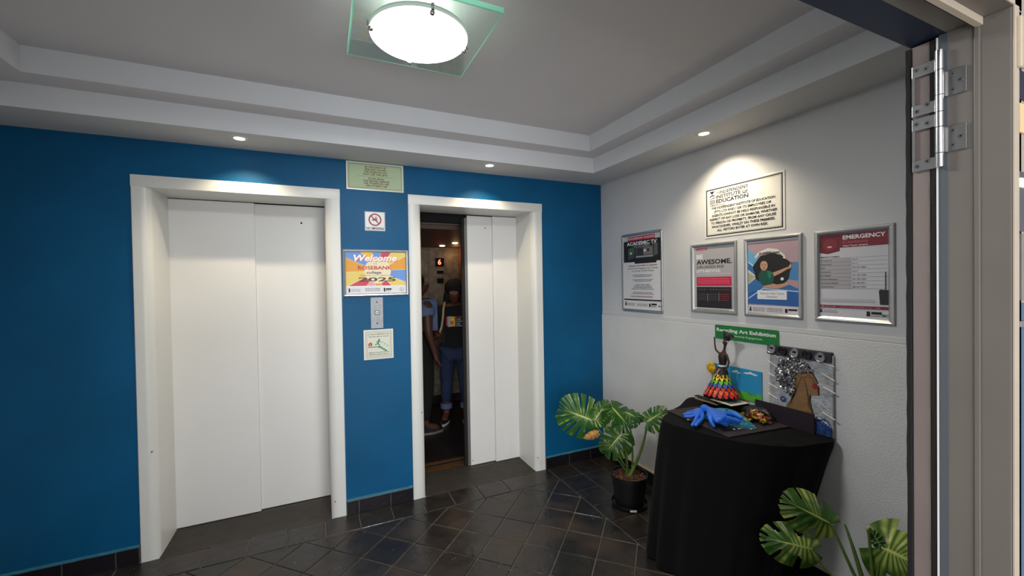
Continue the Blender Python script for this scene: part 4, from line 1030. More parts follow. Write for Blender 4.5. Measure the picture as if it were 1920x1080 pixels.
for k in range(120):
    o = protos[k % 9] if k < 9 else cp(protos[k % 9], hp)
    a_ = rnd.uniform(0, 2*PI); r = abs(rnd.gauss(0, .5)); o.location = (.042*r*math.cos(a_)+.004, .080*r*math.sin(a_)+.012, max(.012, .042*(1-r*.7)+rnd.uniform(-.003, .008))); o.scale = (1.25, 1.25, 1.25); o.rotation_euler = (rnd.uniform(-1, 1), rnd.uniform(-1, 1), rnd.uniform(0, 6))
for k, (px, py) in enumerate(((1376, 806), (1386, 805), (1403, 802), (1408, 806), (1414, 803), (1412, 799), (1291, 788), (1397, 800))):
    o = protos[2 if k != 3 else 6].copy(); COL.objects.link(o); o.parent = None; p = Z(px, py, BT); o.location = (p.x, p.y, BT+.0035); o.scale = (.55, .5, .35); o.rotation_euler = (0, 0, rnd.uniform(0, 6)); o.name = 'paper_scrap'
    tag(o, ('tiny white paper scrap nearest the front corner of the dark board', 'tiny white paper scrap just left of the teal mound tip', 'tiny white paper scrap between teal mound and wrapper heap', 'tiny pinkish paper scrap in front of the wrapper heap', 'tiny white paper scrap farthest right of the wrapper heap', 'tiny white paper scrap touching the front of the wrapper heap', 'tiny pale paper scrap under the tied blue glove at the left edge', 'tiny white paper scrap at the right end of the teal mound')[k], 'paper scrap', 'paper scraps on the dark board')

# low plum panel in front of the portrait
b = MB(); b.box(-.052, -1.762, BT-.006, -.046, -1.455, .873, board_purple, bev=.001)
b.build('plum_panel', label='low dark plum card standing in front of the portrait on the table', cat='panel')
# ---- portrait on a board
pt = empty('portrait_artwork', (-.030, -1.511, .7745), RW, 'tall silver-grey portrait of a woman in profile with foil hair, leaning on the grey wall', 'artwork')
pt.rotation_euler = (math.radians(-1.5), 0, RW)
b = MB(); b.box(.012, -.002, .0, .322, .010, .395, mat('silver_board', (178, 180, 186), .45, .25, noise=(22, .28), bump=(60, .9, .006)), bev=.002); b.build('panel', pt)
b = MB(); b.box(.002, -.012, .362, .316, .012, .412, mat('lid_strip', (44, 44, 52), .5), bev=.003); b.build('top_strip', pt)
s = Sheet(.0035); s.w = .0035
FACE = [(.1526, .2812), (.1882, .2987), (.2276, .3035), (.2395, .2772), (.2512, .2589), (.2560, .2518), (.2436, .2459), (.2582, .2347), (.2605, .2249), (.2538, .2141), (.2598, .1939), (.2484, .1891), (.222, .1874), (.2121, .1666), (.207, .139), (.2167, .1205), (.2345, .094), (.238, .06), (.10, .06), (.1093, .107), (.1158, .1208), (.136, .145), (.1508, .173), (.147, .2153), (.1462, .2583)]
def solid(name, pts, th, m, parent, y0=-.002):
    b = MB(); bm = bmesh.new(); vs = [bm.verts.new((u, y0-th, v)) for u, v in pts]; f = bm.faces.new(vs); bmesh.ops.triangulate(bm, faces=[f]); b.addbm(bm, m)
    b.grid([[(u, y0, v) for u, v in pts], [(u, y0-th, v) for u, v in pts]], m, False, closed_u=True); return b.build(name, parent)
outl = [(u+(.0035 if u > .19 else -.0035), v) for u, v in FACE]
solid('outline', outl, .0015, mat('art_black', (36, 26, 22), .7), pt); fc = solid('face', FACE, .003, mat('face_tan', (134, 100, 64), .6, noise=(50, .2), bump=(80, .5, .002)), pt)
s = Sheet(.0055)
LP = (150, 26, 40); s.poly([(.232, .2419), (.2441, .2497), (.2582, .2347), (.2614, .2277), (.2557, .2212), (.2391, .219), (.231, .2286)], LP); s.line(.233, .231, .260, .229, .002, (70, 12, 20))
s.poly([(.1705, .2793), (.1832, .2951), (.2056, .2977), (.208, .2919), (.1857, .2876)], (40, 24, 20)); s.poly([(.2154, .2975), (.2276, .3035), (.2324, .2992), (.2227, .2937)], (40, 24, 20))
for E_ in ([(.1805, .2703), (.1931, .2782), (.203, .2749), (.192, .2674)], [(.2202, .2789), (.2299, .2845), (.2332, .2789), (.2264, .275)]): s.poly(E_, (164, 96, 84)); s.line(E_[0][0], E_[0][1]-.003, E_[2][0], E_[2][1]-.003, .0022, (40, 24, 20))
s.line(.236, .262, .246, .252, .002, (96, 60, 38)); s.line(.232, .251, .244, .247, .002, (96, 60, 38)); s.line(.150, .235, .156, .205, .002, (110, 76, 46))
s.build('features', fc)
b = MB(); HA = [(.0731, .341), (.1376, .3622), (.1886, .3544), (.2377, .3218), (.2383, .306), (.1578, .2906), (.1503, .2586), (.1479, .2151), (.1539, .1894), (.1309, .1601), (.0991, .1772), (.0638, .2137), (.0441, .2445), (.0482, .2844)]
def inside(p, P_):
    c_ = False; j = len(P_)-1
    for i in range(len(P_)):
        if (P_[i][1] > p[1]) != (P_[j][1] > p[1]) and p[0] < (P_[j][0]-P_[i][0])*(p[1]-P_[i][1])/(P_[j][1]-P_[i][1])+P_[i][0]: c_ = not c_
        j = i
    return c_
foils = [mat('foil_bright', (214, 214, 216), .25, .7), mat('foil_dark', (40, 40, 44), .4, .5), mat('foil_mid', (104, 104, 110), .3, .7), MATS['foil_dark'] if 'foil_dark' in MATS else None]
cnt = 0
while cnt < 520:
    p = (rnd.uniform(.04, .25), rnd.uniform(.15, .37))
    if not inside(p, HA): continue
    cnt += 1; a_ = rnd.uniform(-.9, .9)+math.atan2(p[1]-.25, p[0]-.16)*.0; L_ = rnd.uniform(.008, .016); w_ = rnd.uniform(.0016, .0038); y = -.006-rnd.uniform(0, .010)
    dx, dz_ = math.cos(a_+.5), -math.sin(a_+.5); m_ = foils[rnd.choice((0, 0, 1, 1, 1, 2, 2))]
    b.face([(p[0]-dx*L_/2, y, p[1]-dz_*L_/2), (p[0]+dz_*w_, y-.003, p[1]-dx*w_), (p[0]+dx*L_/2, y-.001, p[1]+dz_*L_/2), (p[0]-dz_*w_, y+.002, p[1]+dx*w_)], m_)
b.build('foil_hair', pt, kind='stuff')
b = MB(); lidm = mat('can_aluminium', (176, 178, 182), .3, .85); lidb = mat('can_black', (22, 22, 26), .4)
def lid(u, v, m, r=.0235):
    b = MB(); b_c = (u, 0, v)
    prof = [(r, -.012), (r, -.018), (r*.9, -.021), (r*.82, -.020), (r*.78, -.0165), (r*.4, -.0165), (.0001, -.0165)]
    rows = [[(u+rr_*math.cos(2*PI*k/24), yy, v+rr_*math.sin(2*PI*k/24)) for k in range(24)] for rr_, yy in prof]
    b.grid(rows, m, True, closed_u=True); o = b.build('can_lid', pt)
    b = MB(); b.grid([[(u+rr_*math.cos(2*PI*k/16), -.0170, v+.005+rr_*.7*math.sin(2*PI*k/16)) for k in range(16)] for rr_ in (.0095, .0001)], black_hole, False, closed_u=True); b.grid([[(u-.004+rr_*.5*math.cos(2*PI*k/12), -.0172-.0015*(rr_ < .004), v-.007+rr_*math.sin(2*PI*k/12)) for k in range(12)] for rr_ in (.007, .003)], m, True, closed_u=True); b.build('opening', o)
for u, v, m_ in ((.0290, .3906, lidm), (.087, .3880, lidb), (.1485, .3859, lidm), (.2091, .3850, lidb), (.2709, .3834, lidm)): lid(u, v, m_)
stw = mat('paper_stick_white', (226, 220, 208), .6)
for (u0, v0, u1, v1) in ((.0425, .3585, .0648, .3469), (.002, .3245, .0561, .2979), (.008, .2562, .0556, .2389), (.008, .2019, .0608, .1823), (.006, .1469, .0603, .1261), (.2799, .3557, .329, .3459), (.2805, .3033, .3321, .2784), (.2819, .24, .3351, .2195), (.2785, .1156, .3354, .0925)):
    b = MB(); b.cyl((u0, -.008, v0), (u1, -.008, v1), .0030, stw, n=10); b.build('paper_stick', pt)
b = MB(); bl1 = mat('art_blue', (30, 62, 120), .5, noise=(60, .7), bump=(60, .8, .004))
rows = []
for k in range(3): pass
solid('wave', [(.2352, .0004), (.2352, .072), (.2482, .0845), (.2643, .0896), (.285, .086), (.3011, .078), (.314, .062), (.3200, .044), (.3205, .0053)], .004, bl1, pt); solid('base_strip', [(.0, .0), (.0, .052), (.24, .052), (.322, .040), (.322, .0)], .003, mat('art_navy', (26, 32, 50), .6, noise=(30, .4)), pt)
b = MB()
for k in range(60): u = rnd.uniform(.24, .315); b.ball((u, -.0065, .082-(max(0, u-.27)*.6)+rnd.gauss(0, .004)), rnd.uniform(.0012, .0025), rr, 1)
b.build('foam', pt, kind='stuff')
b = MB()
for k in range(11):
    t = 2*PI*k/11; b.face([(.089, -.008, .1333), (.089+.012*math.cos(t-.25), -.010, .1333+.012*math.sin(t-.25)), (.089+.021*math.cos(t), -.006, .1333+.021*math.sin(t)), (.089+.012*math.cos(t+.25), -.010, .1333+.012*math.sin(t+.25))], bl1)
b.ball((.089, -.009, .1333), .0035, rr, 1); b.build('flower', pt, label='blue foil flower')

# ================================================================== MONSTERA PLANTS
def leaf_mat(name='monstera_leaf', pw=9.0, lo=.50, hi=.66, sc=16, base=(48, 92, 34)):
    m = bpy.data.materials.new(name); m.use_nodes = True; nt = m.node_tree; b = nt.nodes['Principled BSDF']; b.inputs['Roughness'].default_value = .32
    uv = nt.nodes.new('ShaderNodeUVMap'); sx = nt.nodes.new('ShaderNodeSeparateXYZ'); nt.links.new(uv.outputs[0], sx.inputs[0])
    def math_(op, a, b2=None, v=None):
        n_ = nt.nodes.new('ShaderNodeMath'); n_.operation = op; nt.links.new(a, n_.inputs[0])
        if b2 is not None: nt.links.new(b2, n_.inputs[1])
        elif v is not None: n_.inputs[1].default_value = v
        return n_.outputs[0]
    # pale stripes along the side veins (u) and at the midrib (v=0), broken by noise: variegation of the leaf
    sn_ = math_('SINE', math_('MULTIPLY', sx.outputs[0], v=2*PI*7)); p_ = math_('POWER', math_('ABSOLUTE', sn_), v=pw)
    tc = nt.nodes.new('ShaderNodeTexCoord'); no = nt.nodes.new('ShaderNodeTexNoise'); no.inputs['Scale'].default_value = sc; nt.links.new(tc.outputs['Object'], no.inputs['Vector'])
    mr = nt.nodes.new('ShaderNodeMapRange'); mr.inputs[1].default_value = lo; mr.inputs[2].default_value = hi; nt.links.new(no.outputs['Fac'], mr.inputs[0])
    st = math_('MULTIPLY', p_, mr.outputs[0])
    mid = math_('LESS_THAN', sx.outputs[1], v=.045); tot = math_('MAXIMUM', st, mid)
    cr = nt.nodes.new('ShaderNodeMixRGB'); cr.inputs[1].default_value = (*lin(base), 1); cr.inputs[2].default_value = (*lin((176, 190, 96)), 1); nt.links.new(tot, cr.inputs[0])
    hs = nt.nodes.new('ShaderNodeHueSaturation'); oi = nt.nodes.new('ShaderNodeObjectInfo'); m2 = nt.nodes.new('ShaderNodeMapRange'); m2.inputs[3].default_value = .8; m2.inputs[4].default_value = 1.25; nt.links.new(oi.outputs['Random'], m2.inputs[0])
    nt.links.new(m2.outputs[0], hs.inputs['Value']); nt.links.new(cr.outputs[0], hs.inputs['Color']); nt.links.new(hs.outputs[0], b.inputs['Base Color'])
    tl = nt.nodes.new('ShaderNodeBsdfTranslucent'); nt.links.new(hs.outputs[0], tl.inputs[0]); mx = nt.nodes.new('ShaderNodeMixShader'); mx.inputs[0].default_value = .25
    nt.links.new(b.outputs[0], mx.inputs[1]); nt.links.new(tl.outputs[0], mx.inputs[2]); nt.links.new(mx.outputs[0], nt.nodes['Material Output'].inputs[0])
    return m
LM = leaf_mat(); LM2 = leaf_mat('monstera_leaf_variegated', 1.6, .44, .64, 11, (54, 94, 30))
stem_m = mat('leaf_stalk', (84, 108, 44), .45, noise=(20, .2))
def leaf(parent, base, tip, nrm, width, slits=6, droop=.25, cup=.15, depth=.42, seed=1, name='leaf', m=None, fold=0, wide=1.0):
    """split heart-shaped leaf blade: base/tip world points relative to parent, nrm = facing"""
    R = random.Random(seed); base = Vector(base); tip = Vector(tip); L = (tip-base).length
    X = (tip-base).normalized(); N = Vector(nrm); N = (N-X*N.dot(X)).normalized(); Y = N.cross(X)
    ns, nt_ = 56, 9; me_v = []; me_f = []; uvs = []
    for side in (1, -1):
        n0 = len(me_v); sl = []
        for k in range(slits):
            c_ = .10+.80*(k+.5)/slits+R.uniform(-.015, .015); sl.append((c_, R.uniform(.011, .022)*wide, depth+R.uniform(-.08, .14)))
        for i in range(ns+1):
            s_ = i/ns
            # midrib foot of the vein and the margin point it runs to
            foot = L*(.02+.93*s_**1.05)
            a_ = math.radians(150-150*s_**.62)               # direction of the vein from the midrib axis
            mw = width*.5*(math.sin(PI*min(1, (s_*.86+.14))**.9)**.6)*(1.0 if s_ < .97 else .7)
            if s_ < .12: mw *= .80+.2*s_/.12
            end = Vector((foot, 0))+Vector((math.cos(a_), math.sin(a_)))*mw if s_ < 1 else Vector((L, 0))
            for j in range(nt_+1):
                t = j/nt_
                p = Vector((foot, 0)).lerp(end, t); x, y = p.x, p.y*side
                z = -droop*L*(max(0, x/L))**2*.6 - cup*abs(y)**1.4*3 + .006*math.sin(s_*40)*t + fold*abs(y)
                me_v.append(base+X*x+Y*y+N*z); uvs.append((s_, t))
        for i in range(ns):
            sm_ = (i+.5)/ns
            for j in range(nt_):
                t = (j+.5)/nt_; hole = False
                for c_, w_, d_ in sl:
                    ww = w_*min(1, max(0, (t-d_))*4+.45)
                    if t > d_ and abs(sm_-c_) < ww: hole = True
                if hole: continue
                a = n0+i*(nt_+1)+j; q_ = [a, a+1, a+nt_+2, a+nt_+1]
                me_f.append(q_ if side > 0 else q_[::-1])
    me = bpy.data.meshes.new(name); me.from_pydata([tuple(v) for v in me_v], [], me_f); me.materials.append(m or LM)
    ul = me.uv_layers.new(name='UVMap')
    for lp_ in me.loops: ul.data[lp_.index].uv = uvs[lp_.vertex_index]
    me.polygons.foreach_set('use_smooth', [True]*len(me.polygons))
    o = bpy.data.objects.new(name, me); COL.objects.link(o); o.parent = parent
    return o
def bez(p0, p1, p2, n=10):
    p0, p1, p2 = Vector(p0), Vector(p1), Vector(p2); return [p0*(1-t)**2+p1*2*t*(1-t)+p2*t*t for t in [i/n for i in range(n+1)]]
def pot(parent, R0, R1, H, saucer=True):
    pm = mat('black_plastic', (20, 20, 22), .38)
    b = MB(); b.lathe([(.0001, .012), (R0, .012), (R0+.002, .02), (R1-.004, H-.03), (R1, H-.028), (R1+.002, H), (R1-.004, H), (R1-.006, H-.02), (.0001, H-.021)], pm, n=48); b.build('pot', parent)
    if saucer:
        b = MB(); b.lathe([(.0001, .0), (R0+.012, .0), (R0+.022, .006), (R0+.028, .030), (R0+.024, .030), (R0+.016, .010), (.0001, .009)], pm, n=48); sc = b.build('saucer', parent)
    bark = [mat('bark_%d' % k, c_, .8, noise=(40, .3)) for k, c_ in enumerate(((104, 62, 40), (78, 44, 30), (132, 84, 56), (92, 58, 42)))]
    b = MB()
    for k in range(420):
        a_ = rnd.uniform(0, 2*PI); r = (R1-.014)*math.sqrt(rnd.random()); s1, s2, s3 = rnd.uniform(.004, .010), rnd.uniform(.003, .005), rnd.uniform(.002, .003)
        T = Matrix.Translation((r*math.cos(a_), r*math.sin(a_), H-.017+rnd.uniform(0, .010))) @ Matrix.Rotation(rnd.uniform(0, 6), 4, 'Z') @ Matrix.Rotation(rnd.uniform(-.5, .5), 4, 'X')
        pts = [T @ Vector((sx_*s1, sy_*s2, sz_*s3)) for sx_, sy_, sz_ in ((-1, -1, 0), (1, -.7, 0), (.8, 1, 0), (-1, .8, 0), (0, 0, 1))]
        m_ = bark[k % 4]
        for q_ in ((0, 1, 4), (1, 2, 4), (2, 3, 4), (3, 0, 4)): b.face([pts[i] for i in q_], m_)
    b.lathe([(R1-.008, H-.020), (.0001, H-.016)], bark[1], n=32)
    b.build('bark_chips', parent, kind='stuff')
PX, PY = -.345, -.735
p1 = empty('potted_monstera', (PX, PY, 0), 0, 'monstera in a black pot on a saucer, in the corner left of the table', 'plant')
pot(p1, .094, .121, .218)
b = MB(); b.box(-.022, -.0012, -.006, .022, .001, .006, mat('sticker', (196, 194, 190), .5)); o = b.build('sticker', p1); ang_ = math.radians(-118); o.location = (.1225*math.cos(ang_)*1.0, .1225*math.sin(ang_)*1.0, .018); o.rotation_euler = (math.radians(-8), 0, ang_+PI/2)
C0 = Vector((PX, PY, 0)); tocam = (CAM-Vector((PX, PY, .5))).normalized(); tocam2 = Vector((tocam.x, tocam.y, 0)).normalized()
def pl(px, py, off=0):
    """point on the upright plane through the pot that faces the doorway, off metres nearer"""
    d = _f + _r*((px-960)/FPX) - _u*((py-540)/FPX); q0 = C0+tocam2*off
    t = (q0-CAM).dot(tocam2)/d.dot(tocam2); return CAM+d*t-C0
up = Vector((0, 0, 1))
def stalk(parent, pts, r0, r1, n=8, name='stalk'):
    b = MB(); k = len(pts); b.tube(pts, [r0+(r1-r0)*i/(k-1) for i in range(k)], stem_m, n); return b.build(name, parent)
root = Vector((0, 0, .200))
# stalks: (leaf base px, offset, control px, off)
specs = [((1110, 789), -.10, (1158, 850), -.05, .006, .004), ((1152, 772), -.02, (1172, 840), 0, .007, .004), ((1166, 813), .06, (1180, 860), .05, .008, .005), ((1214, 791), .0, (1206, 850), 0, .012, .006), ((1178, 788), -.06, (1190, 830), -.05, .007, .005)]
for k, (bp_, of, cp_, of2, r0, r1) in enumerate(specs):
    st = root+Vector((.018*math.cos(k*1.3), .018*math.sin(k*1.3), 0)); stalk(p1, bez(st, pl(*cp_, of2), pl(*bp_, of)), r0, r1)
stalk(p1, bez(root, pl(1160, 862, .05), pl(1146, 846, .08)), .006, .003)
for k in range(5):
    a_ = k*1.1+2.5; stalk(p1, [root+Vector((.01*math.cos(a_), .01*math.sin(a_), .02)), root+Vector((.03*math.cos(a_), .03*math.sin(a_), .012)), root+Vector((.042*math.cos(a_), .042*math.sin(a_), -.004))], .003, .002, 6, 'root')
V = tocam2
leaf(p1, pl(1110, 788, -.10), pl(1058, 768, -.06), V+up*.35, .33, 7, .2, .25, .34, 1)
leaf(p1, pl(1114, 789, -.10), pl(1140, 752, -.16), V*.8+up*.5, .16, 4, .1, .3, .40, 12)
leaf(p1, pl(1148, 764, -.02), pl(1178, 796, .05), V*.9+up*.7, .24, 6, .25, .9, .45, 2)
leaf(p1, pl(1167, 812, .06), pl(1136, 846, .12), V*.9+up*.6, .23, 5, .2, .5, .32, 3)
leaf(p1, pl(1213, 791, .0), pl(1246, 768, -.02), V*.75+up*.9, .19, 7, .2, .4, .34, 4)
leaf(p1, pl(1172, 772, -.02), pl(1196, 782, .02), V*.7+up*.8, .15, 5, .3, .7, .40, 5)
leaf(p1, pl(1122, 812, -.02), pl(1093, 822, .02), V*.9+up*.3, .06, 3, .3, .9, .5, 6, m=mat('dry_leaf', (170, 126, 64), .7, noise=(30, .3))).__setitem__('label', 'brown dried leaf')
# second plant, in the foreground
QX, QY = -.27, -2.10
p2 = empty('potted_monstera', (QX, QY, 0), 0, 'foreground monstera at the lower right, against the grey wall by the doorway', 'plant')
pot(p2, .10, .13, .20)
C0 = Vector((QX, QY, 0)); tocam2 = (Vector((CAM.x, CAM.y, 0))-Vector((QX, QY, 0))).normalized(); V = tocam2
root = Vector((0, 0, .19))
for bp_, of, cp_, of2, r0, r1 in (((1560, 984), .02, (1585, 1045), .01, .008, .004), ((1584, 983), -.02, (1606, 1040), 0, .011, .004), ((1524, 1035), .06, (1548, 1075), .03, .005, .003), ((1628, 992), 0, (1634, 1050), 0, .007, .005), ((1652, 1048), .0, (1640, 1070), 0, .006, .004)):
    stalk(p2, bez(root+Vector((rnd.uniform(-.02, .02), rnd.uniform(-.02, .02), 0)), pl(*cp_, of2), pl(*bp_, of)), r0, r1)
leaf(p2, pl(1558, 982, .02), pl(1474, 938, .10), V*.9+up*.55, .185, 3, .15, .6, .45, 21, wide=2.0, m=LM2)
leaf(p2, pl(1525, 1030, .06), pl(1434, 1008, .14), V*.9+up*.5, .175, 3, .25, .7, .48, 22, wide=2.2, m=LM2)
leaf(p2, pl(1652, 1026, .0), pl(1735, 1065, .04), V*.9+up*.5, .30, 3, .2, .5, .50, 23, wide=2.2, m=LM2)
leaf(p2, pl(1652, 1024, .0), pl(1630, 990, -.02), V*.3+up*.3, .05, 2, .1, .3, .6, 24)

# ================================================================== PEOPLE IN THE LIFT
def person(loc, rz, label, J, bones, skinrgb, clothes, hair, shoes):
    o = empty('person', loc, rz, label, 'person')
    skin('body', J, bones, mat('skin_%d_%d_%d' % skinrgb, skinrgb, .5), o, 2, 'pel')
    for nm, keys, m_, extra in clothes:
        JJ = {k: (J[k][0], tuple(x*1.0+extra for x in (J[k][1] if hasattr(J[k][1], '__len__') else (J[k][1],)*2))) for k in keys}
        bb = [b_ for b_ in bones if b_[0] in keys and b_[1] in keys]
        skin(nm, JJ, bb, m_, o, 2, keys[0])
    return o
def body(h=1.55, larm=None, rarm=None, stance=.10, lean=0):
    k = h/1.55
    J = {'pel': ((0, 0, .84), (.135, .105)), 'wai': ((0, -.005, .98), (.120, .09)), 'che': ((0, -.005, 1.14), (.140, .105)), 'shc': ((0, .005, 1.26), (.10, .08)), 'nek': ((0, .004, 1.325), .048), 'jaw': ((0, -.014, 1.400), (.078, .080)), 'cra': ((0, .004, 1.462), (.092, .102)), 'chi': ((0, -.066, 1.352), .034), 'nos': ((0, -.098, 1.418), .009),
         'lsh': ((.165, 0, 1.25), .062), 'rsh': ((-.165, 0, 1.25), .062),
         'lhi': ((.085, 0, .78), .098), 'lkn': ((stance, -.02, .44), .062), 'lan': ((stance+.01, .01, .09), .040), 'lto': ((stance+.02, -.13, .035), .034),
         'rhi': ((-.085, 0, .78), .098), 'rkn': ((-stance, -.03, .44), .062), 'ran': ((-stance-.01, 0, .09), .040), 'rto': ((-stance-.03, -.14, .035), .034)}
    larm = larm or [(.21, 0, 1.00), (.20, -.06, .80), (.20, -.08, .72)]; rarm = rarm or [(-.21, 0, 1.00), (-.20, -.06, .80), (-.20, -.08, .72)]
    for p, A in (('l', larm), ('r', rarm)):
        J[p+'el'] = (A[0], .044); J[p+'wr'] = (A[1], .028); J[p+'ha'] = (A[2], (.034, .02))
        d = (Vector(A[2])-Vector(A[1])).normalized(); sd_ = d.cross(Vector((0, 1, 0))).normalized() if abs(d.y) < .9 else Vector((1, 0, 0))
        for i in range(4): J[p+'f%d' % i] = (tuple(Vector(A[2])+d*.032+sd_*(.021*(i-1.5))), .0095); J[p+'g%d' % i] = (tuple(Vector(A[2])+d*(.072-.006*abs(i-1.3))+sd_*(.022*(i-1.5))+Vector((0, -.014, 0))), .008)
        J[p+'th'] = (tuple(Vector(A[2])+d*.02-sd_*.046), .010)
    J = {a: (tuple(x*k for x in v[0]), (v[1]*k if not hasattr(v[1], '__len__') else tuple(x*k for x in v[1]))) for a, v in J.items()}
    B_ = [('pel', 'wai'), ('wai', 'che'), ('che', 'shc'), ('shc', 'nek'), ('nek', 'jaw'), ('jaw', 'cra'), ('jaw', 'nos'), ('jaw', 'chi')]
    for p in 'lr':
        B_ += [('shc', p+'sh'), (p+'sh', p+'el'), (p+'el', p+'wr'), (p+'wr', p+'ha'), (p+'ha', p+'th'), ('pel', p+'hi'), (p+'hi', p+'kn'), (p+'kn', p+'an'), (p+'an', p+'to')]+[(p+'ha', p+'f%d' % i) for i in range(4)]+[(p+'f%d' % i, p+'g%d' % i) for i in range(4)]
    return J, B_
J, Bn = body(1.56, larm=[(.235, .0, 1.0), (.22, -.06, .80), (.215, -.08, .73)], rarm=[(-.24, -.02, 1.02), (-.20, -.20, .96), (-.175, -.25, 1.0)])
top_keys = ['che', 'wai', 'pel', 'shc', 'lsh', 'lel', 'lwr', 'rsh', 'rel', 'rwr']; leg_keys = ['pel', 'lhi', 'lkn', 'lan', 'rhi', 'rkn', 'ran']
sweat = mat('black_sweatshirt', (22, 19, 22), .9, sheen=.1); denim = mat('blue_denim', (40, 52, 86), .85, noise=(5, .45), bump=(300, .3, .001))
PA = person((-.905, 1.50, .002), math.radians(-20), 'person in a black sweatshirt and rolled blue jeans facing out of the lift', J, Bn, (104, 62, 46), [], None, None)
def clothes(o, J, Bn, nm, keys, m_, extra, repl=None):
    gx = {'shc': .030, 'lsh': .028, 'rsh': .028, 'lel': .006, 'rel': .006, 'sle': .012, 'sre': .012}
    JJ = {k: (J[k][0], tuple(x+extra+gx.get(k, 0) for x in (J[k][1] if hasattr(J[k][1], '__len__') else (J[k][1],)*2))) for k in keys}
    if repl: JJ.update(repl)
    return skin(nm, JJ, [b_ for b_ in Bn if b_[0] in keys and b_[1] in keys], m_, o, 2, keys[0])
J['hem'] = ((0, 0, .775), (.140, .115)); Bn.append(('pel', 'hem'))
clothes(PA, J, Bn, 'sweatshirt', top_keys+['hem'], sweat, .020)
lgk = leg_keys; rp = {'lan': ((J['lan'][0][0], J['lan'][0][1], .19), (.060, .060)), 'ran': ((J['ran'][0][0], J['ran'][0][1], .19), (.060, .060))}
jn = clothes(PA, J, Bn, 'jeans', lgk, denim, .012, rp)
cuffm = mat('denim_cuff', (96, 116, 160), .85)
for p in 'lr':
    x, y = J[p+'an'][0][:2]; b = MB(); b.lathe([(.060, .150), (.066, .155), (.066, .205), (.058, .210)], cuffm, c=(x, y-.002, 0), n=24); b.build('jeans_cuff', PA, label='pale turned-up cuff')
solem = mat('white_sole', (222, 218, 214), .5); shoem = mat('black_canvas', (16, 14, 16), .7)
def shoe(o, J, p, upper, sole):
    a_ = Vector(J[p+'an'][0]); t_ = Vector(J[p+'to'][0]); d = Vector((t_.x-a_.x, t_.y-a_.y, 0)); L_ = .25; d.normalize(); n_ = Vector((-d.y, d.x, 0)); st = Vector((a_.x, a_.y, 0))-d*.055
    def ringf(z, grow, l0=0, l1=1):
        out = []
        for k in range(28):
            th = 2*PI*k/28; u = .5+.5*math.cos(th); wdt = (.030+.014*math.sin(PI*min(1, u*1.15)))*grow
            out.append(st+d*(L_*(l0+(l1-l0)*u))+n_*(wdt*math.sin(th))+Vector((0, 0, z)))
        return out
    b = MB(); R_ = [ringf(.0, .96), ringf(.004, 1.04), ringf(.024, 1.04), ringf(.026, .98)]; b.grid(R_, sole, True, closed_u=True); b.face(R_[-1], sole); b.face(R_[0][::-1], sole); s_ = b.build('shoe_sole', None)
    b = MB(); R_ = [ringf(.024, .97), ringf(.045, .96, 0, .97), ringf(.062, .85, 0, .78), ringf(.080, .80, 0, .48), ringf(.105, .82, .0, .40)]; b.grid(R_, upper, True, closed_u=True); u_ = b.build('shoe', o); s_.parent = u_; return u_
for p in 'lr': shoe(PA, J, p, shoem, solem)
kz = 1.56/1.55
def head_bits(o, J, hairm, style, scl=1.0):
    c_ = Vector(J['cra'][0])
    ew = mat('eye_white', (210, 205, 200), .3); ep = mat('eye_dark', (20, 14, 12), .2); lpm = mat('lips', (110, 50, 48), .5)
    from mathutils.bvhtree import BVHTree
    me = o.children[0].data; tree = BVHTree.FromPolygons([v.co[:] for v in me.vertices], [p.vertices[:] for p in me.polygons])
    def sf(x, z, d=Vector((0, 1, 0))):
        o_ = c_+Vector((x, -.4, z)); h = tree.ray_cast(o_, d); return (h[0] if h[0] else c_+Vector((x, -.09, z)))
    for sx_ in (-1, 1):
        p_ = sf(.029*sx_, -.022)
        b = MB(); b.ball(p_+Vector((0, .003, 0)), (.0115, .007, .0062), ew); b.ball(p_+Vector((0, -.0025, 0)), .0048, ep, 1); b.build('eye', o)
        h = tree.ray_cast(c_+Vector((.3*sx_, .008, -.035)), Vector((-sx_, 0, 0))); pe = h[0] if h[0] else c_+Vector((.08*sx_, 0, -.035))
        b = MB(); b.ball(pe, (.010, .018, .028), me.materials[0]); b.build('ear', o)
        b = MB(); b.tube([sf(.014*sx_, -.002), sf(.030*sx_, .003), sf(.044*sx_, -.003)], .0028, hairm, 6); b.build('eyebrow', o)
    b = MB(); pm_ = sf(0, -.082); b.ball(pm_+Vector((0, .003, 0)), (.022, .007, .006), lpm); b.tube([sf(-.020, -.080)+Vector((0, -.003, 0)), pm_+Vector((0, -.004, -.001)), sf(.020, -.080)+Vector((0, -.003, 0))], .0012, ep, 5); b.build('mouth', o)
    b = MB(); R = random.Random(5)
    if style == 'puffy':
        bm = bmesh.new(); bmesh.ops.create_icosphere(bm, subdivisions=4, radius=1)
        for v in bm.verts:
            n_ = v.co.normalized(); k_ = 1+.06*math.sin(13*n_.x+3)*math.sin(11*n_.z)*1+.05*math.sin(23*n_.y+5*n_.x)
            v.co = Vector((n_.x*.112, n_.y*.100+.050, n_.z*.100+.028))*k_
        b.addbm(bm, hairm, Matrix.Translation(c_), True)
        for s_ in (-1, 1): b.ball(c_+Vector((.085*s_, .045, -.09)), (.045, .05, .09), hairm, 3)
    else:
        bm = bmesh.new(); bmesh.ops.create_icosphere(bm, subdivisions=4, radius=1)
        for v in bm.verts:
            n_ = v.co.normalized(); k_ = 1+.03*math.sin(17*n_.x+3)*math.sin(15*n_.z)
            v.co = Vector((n_.x*.092, n_.y*.096+.030, n_.z*.092+.022))*k_
        b.addbm(bm, hairm, Matrix.Translation(c_), True); b.ball(c_+Vector((0, .075, -.075)), (.062, .04, .06), hairm, 3)
    b.build('hair', o)
hairm = mat('black_hair', (15, 11, 11), .75, bump=(90, 1, .01))
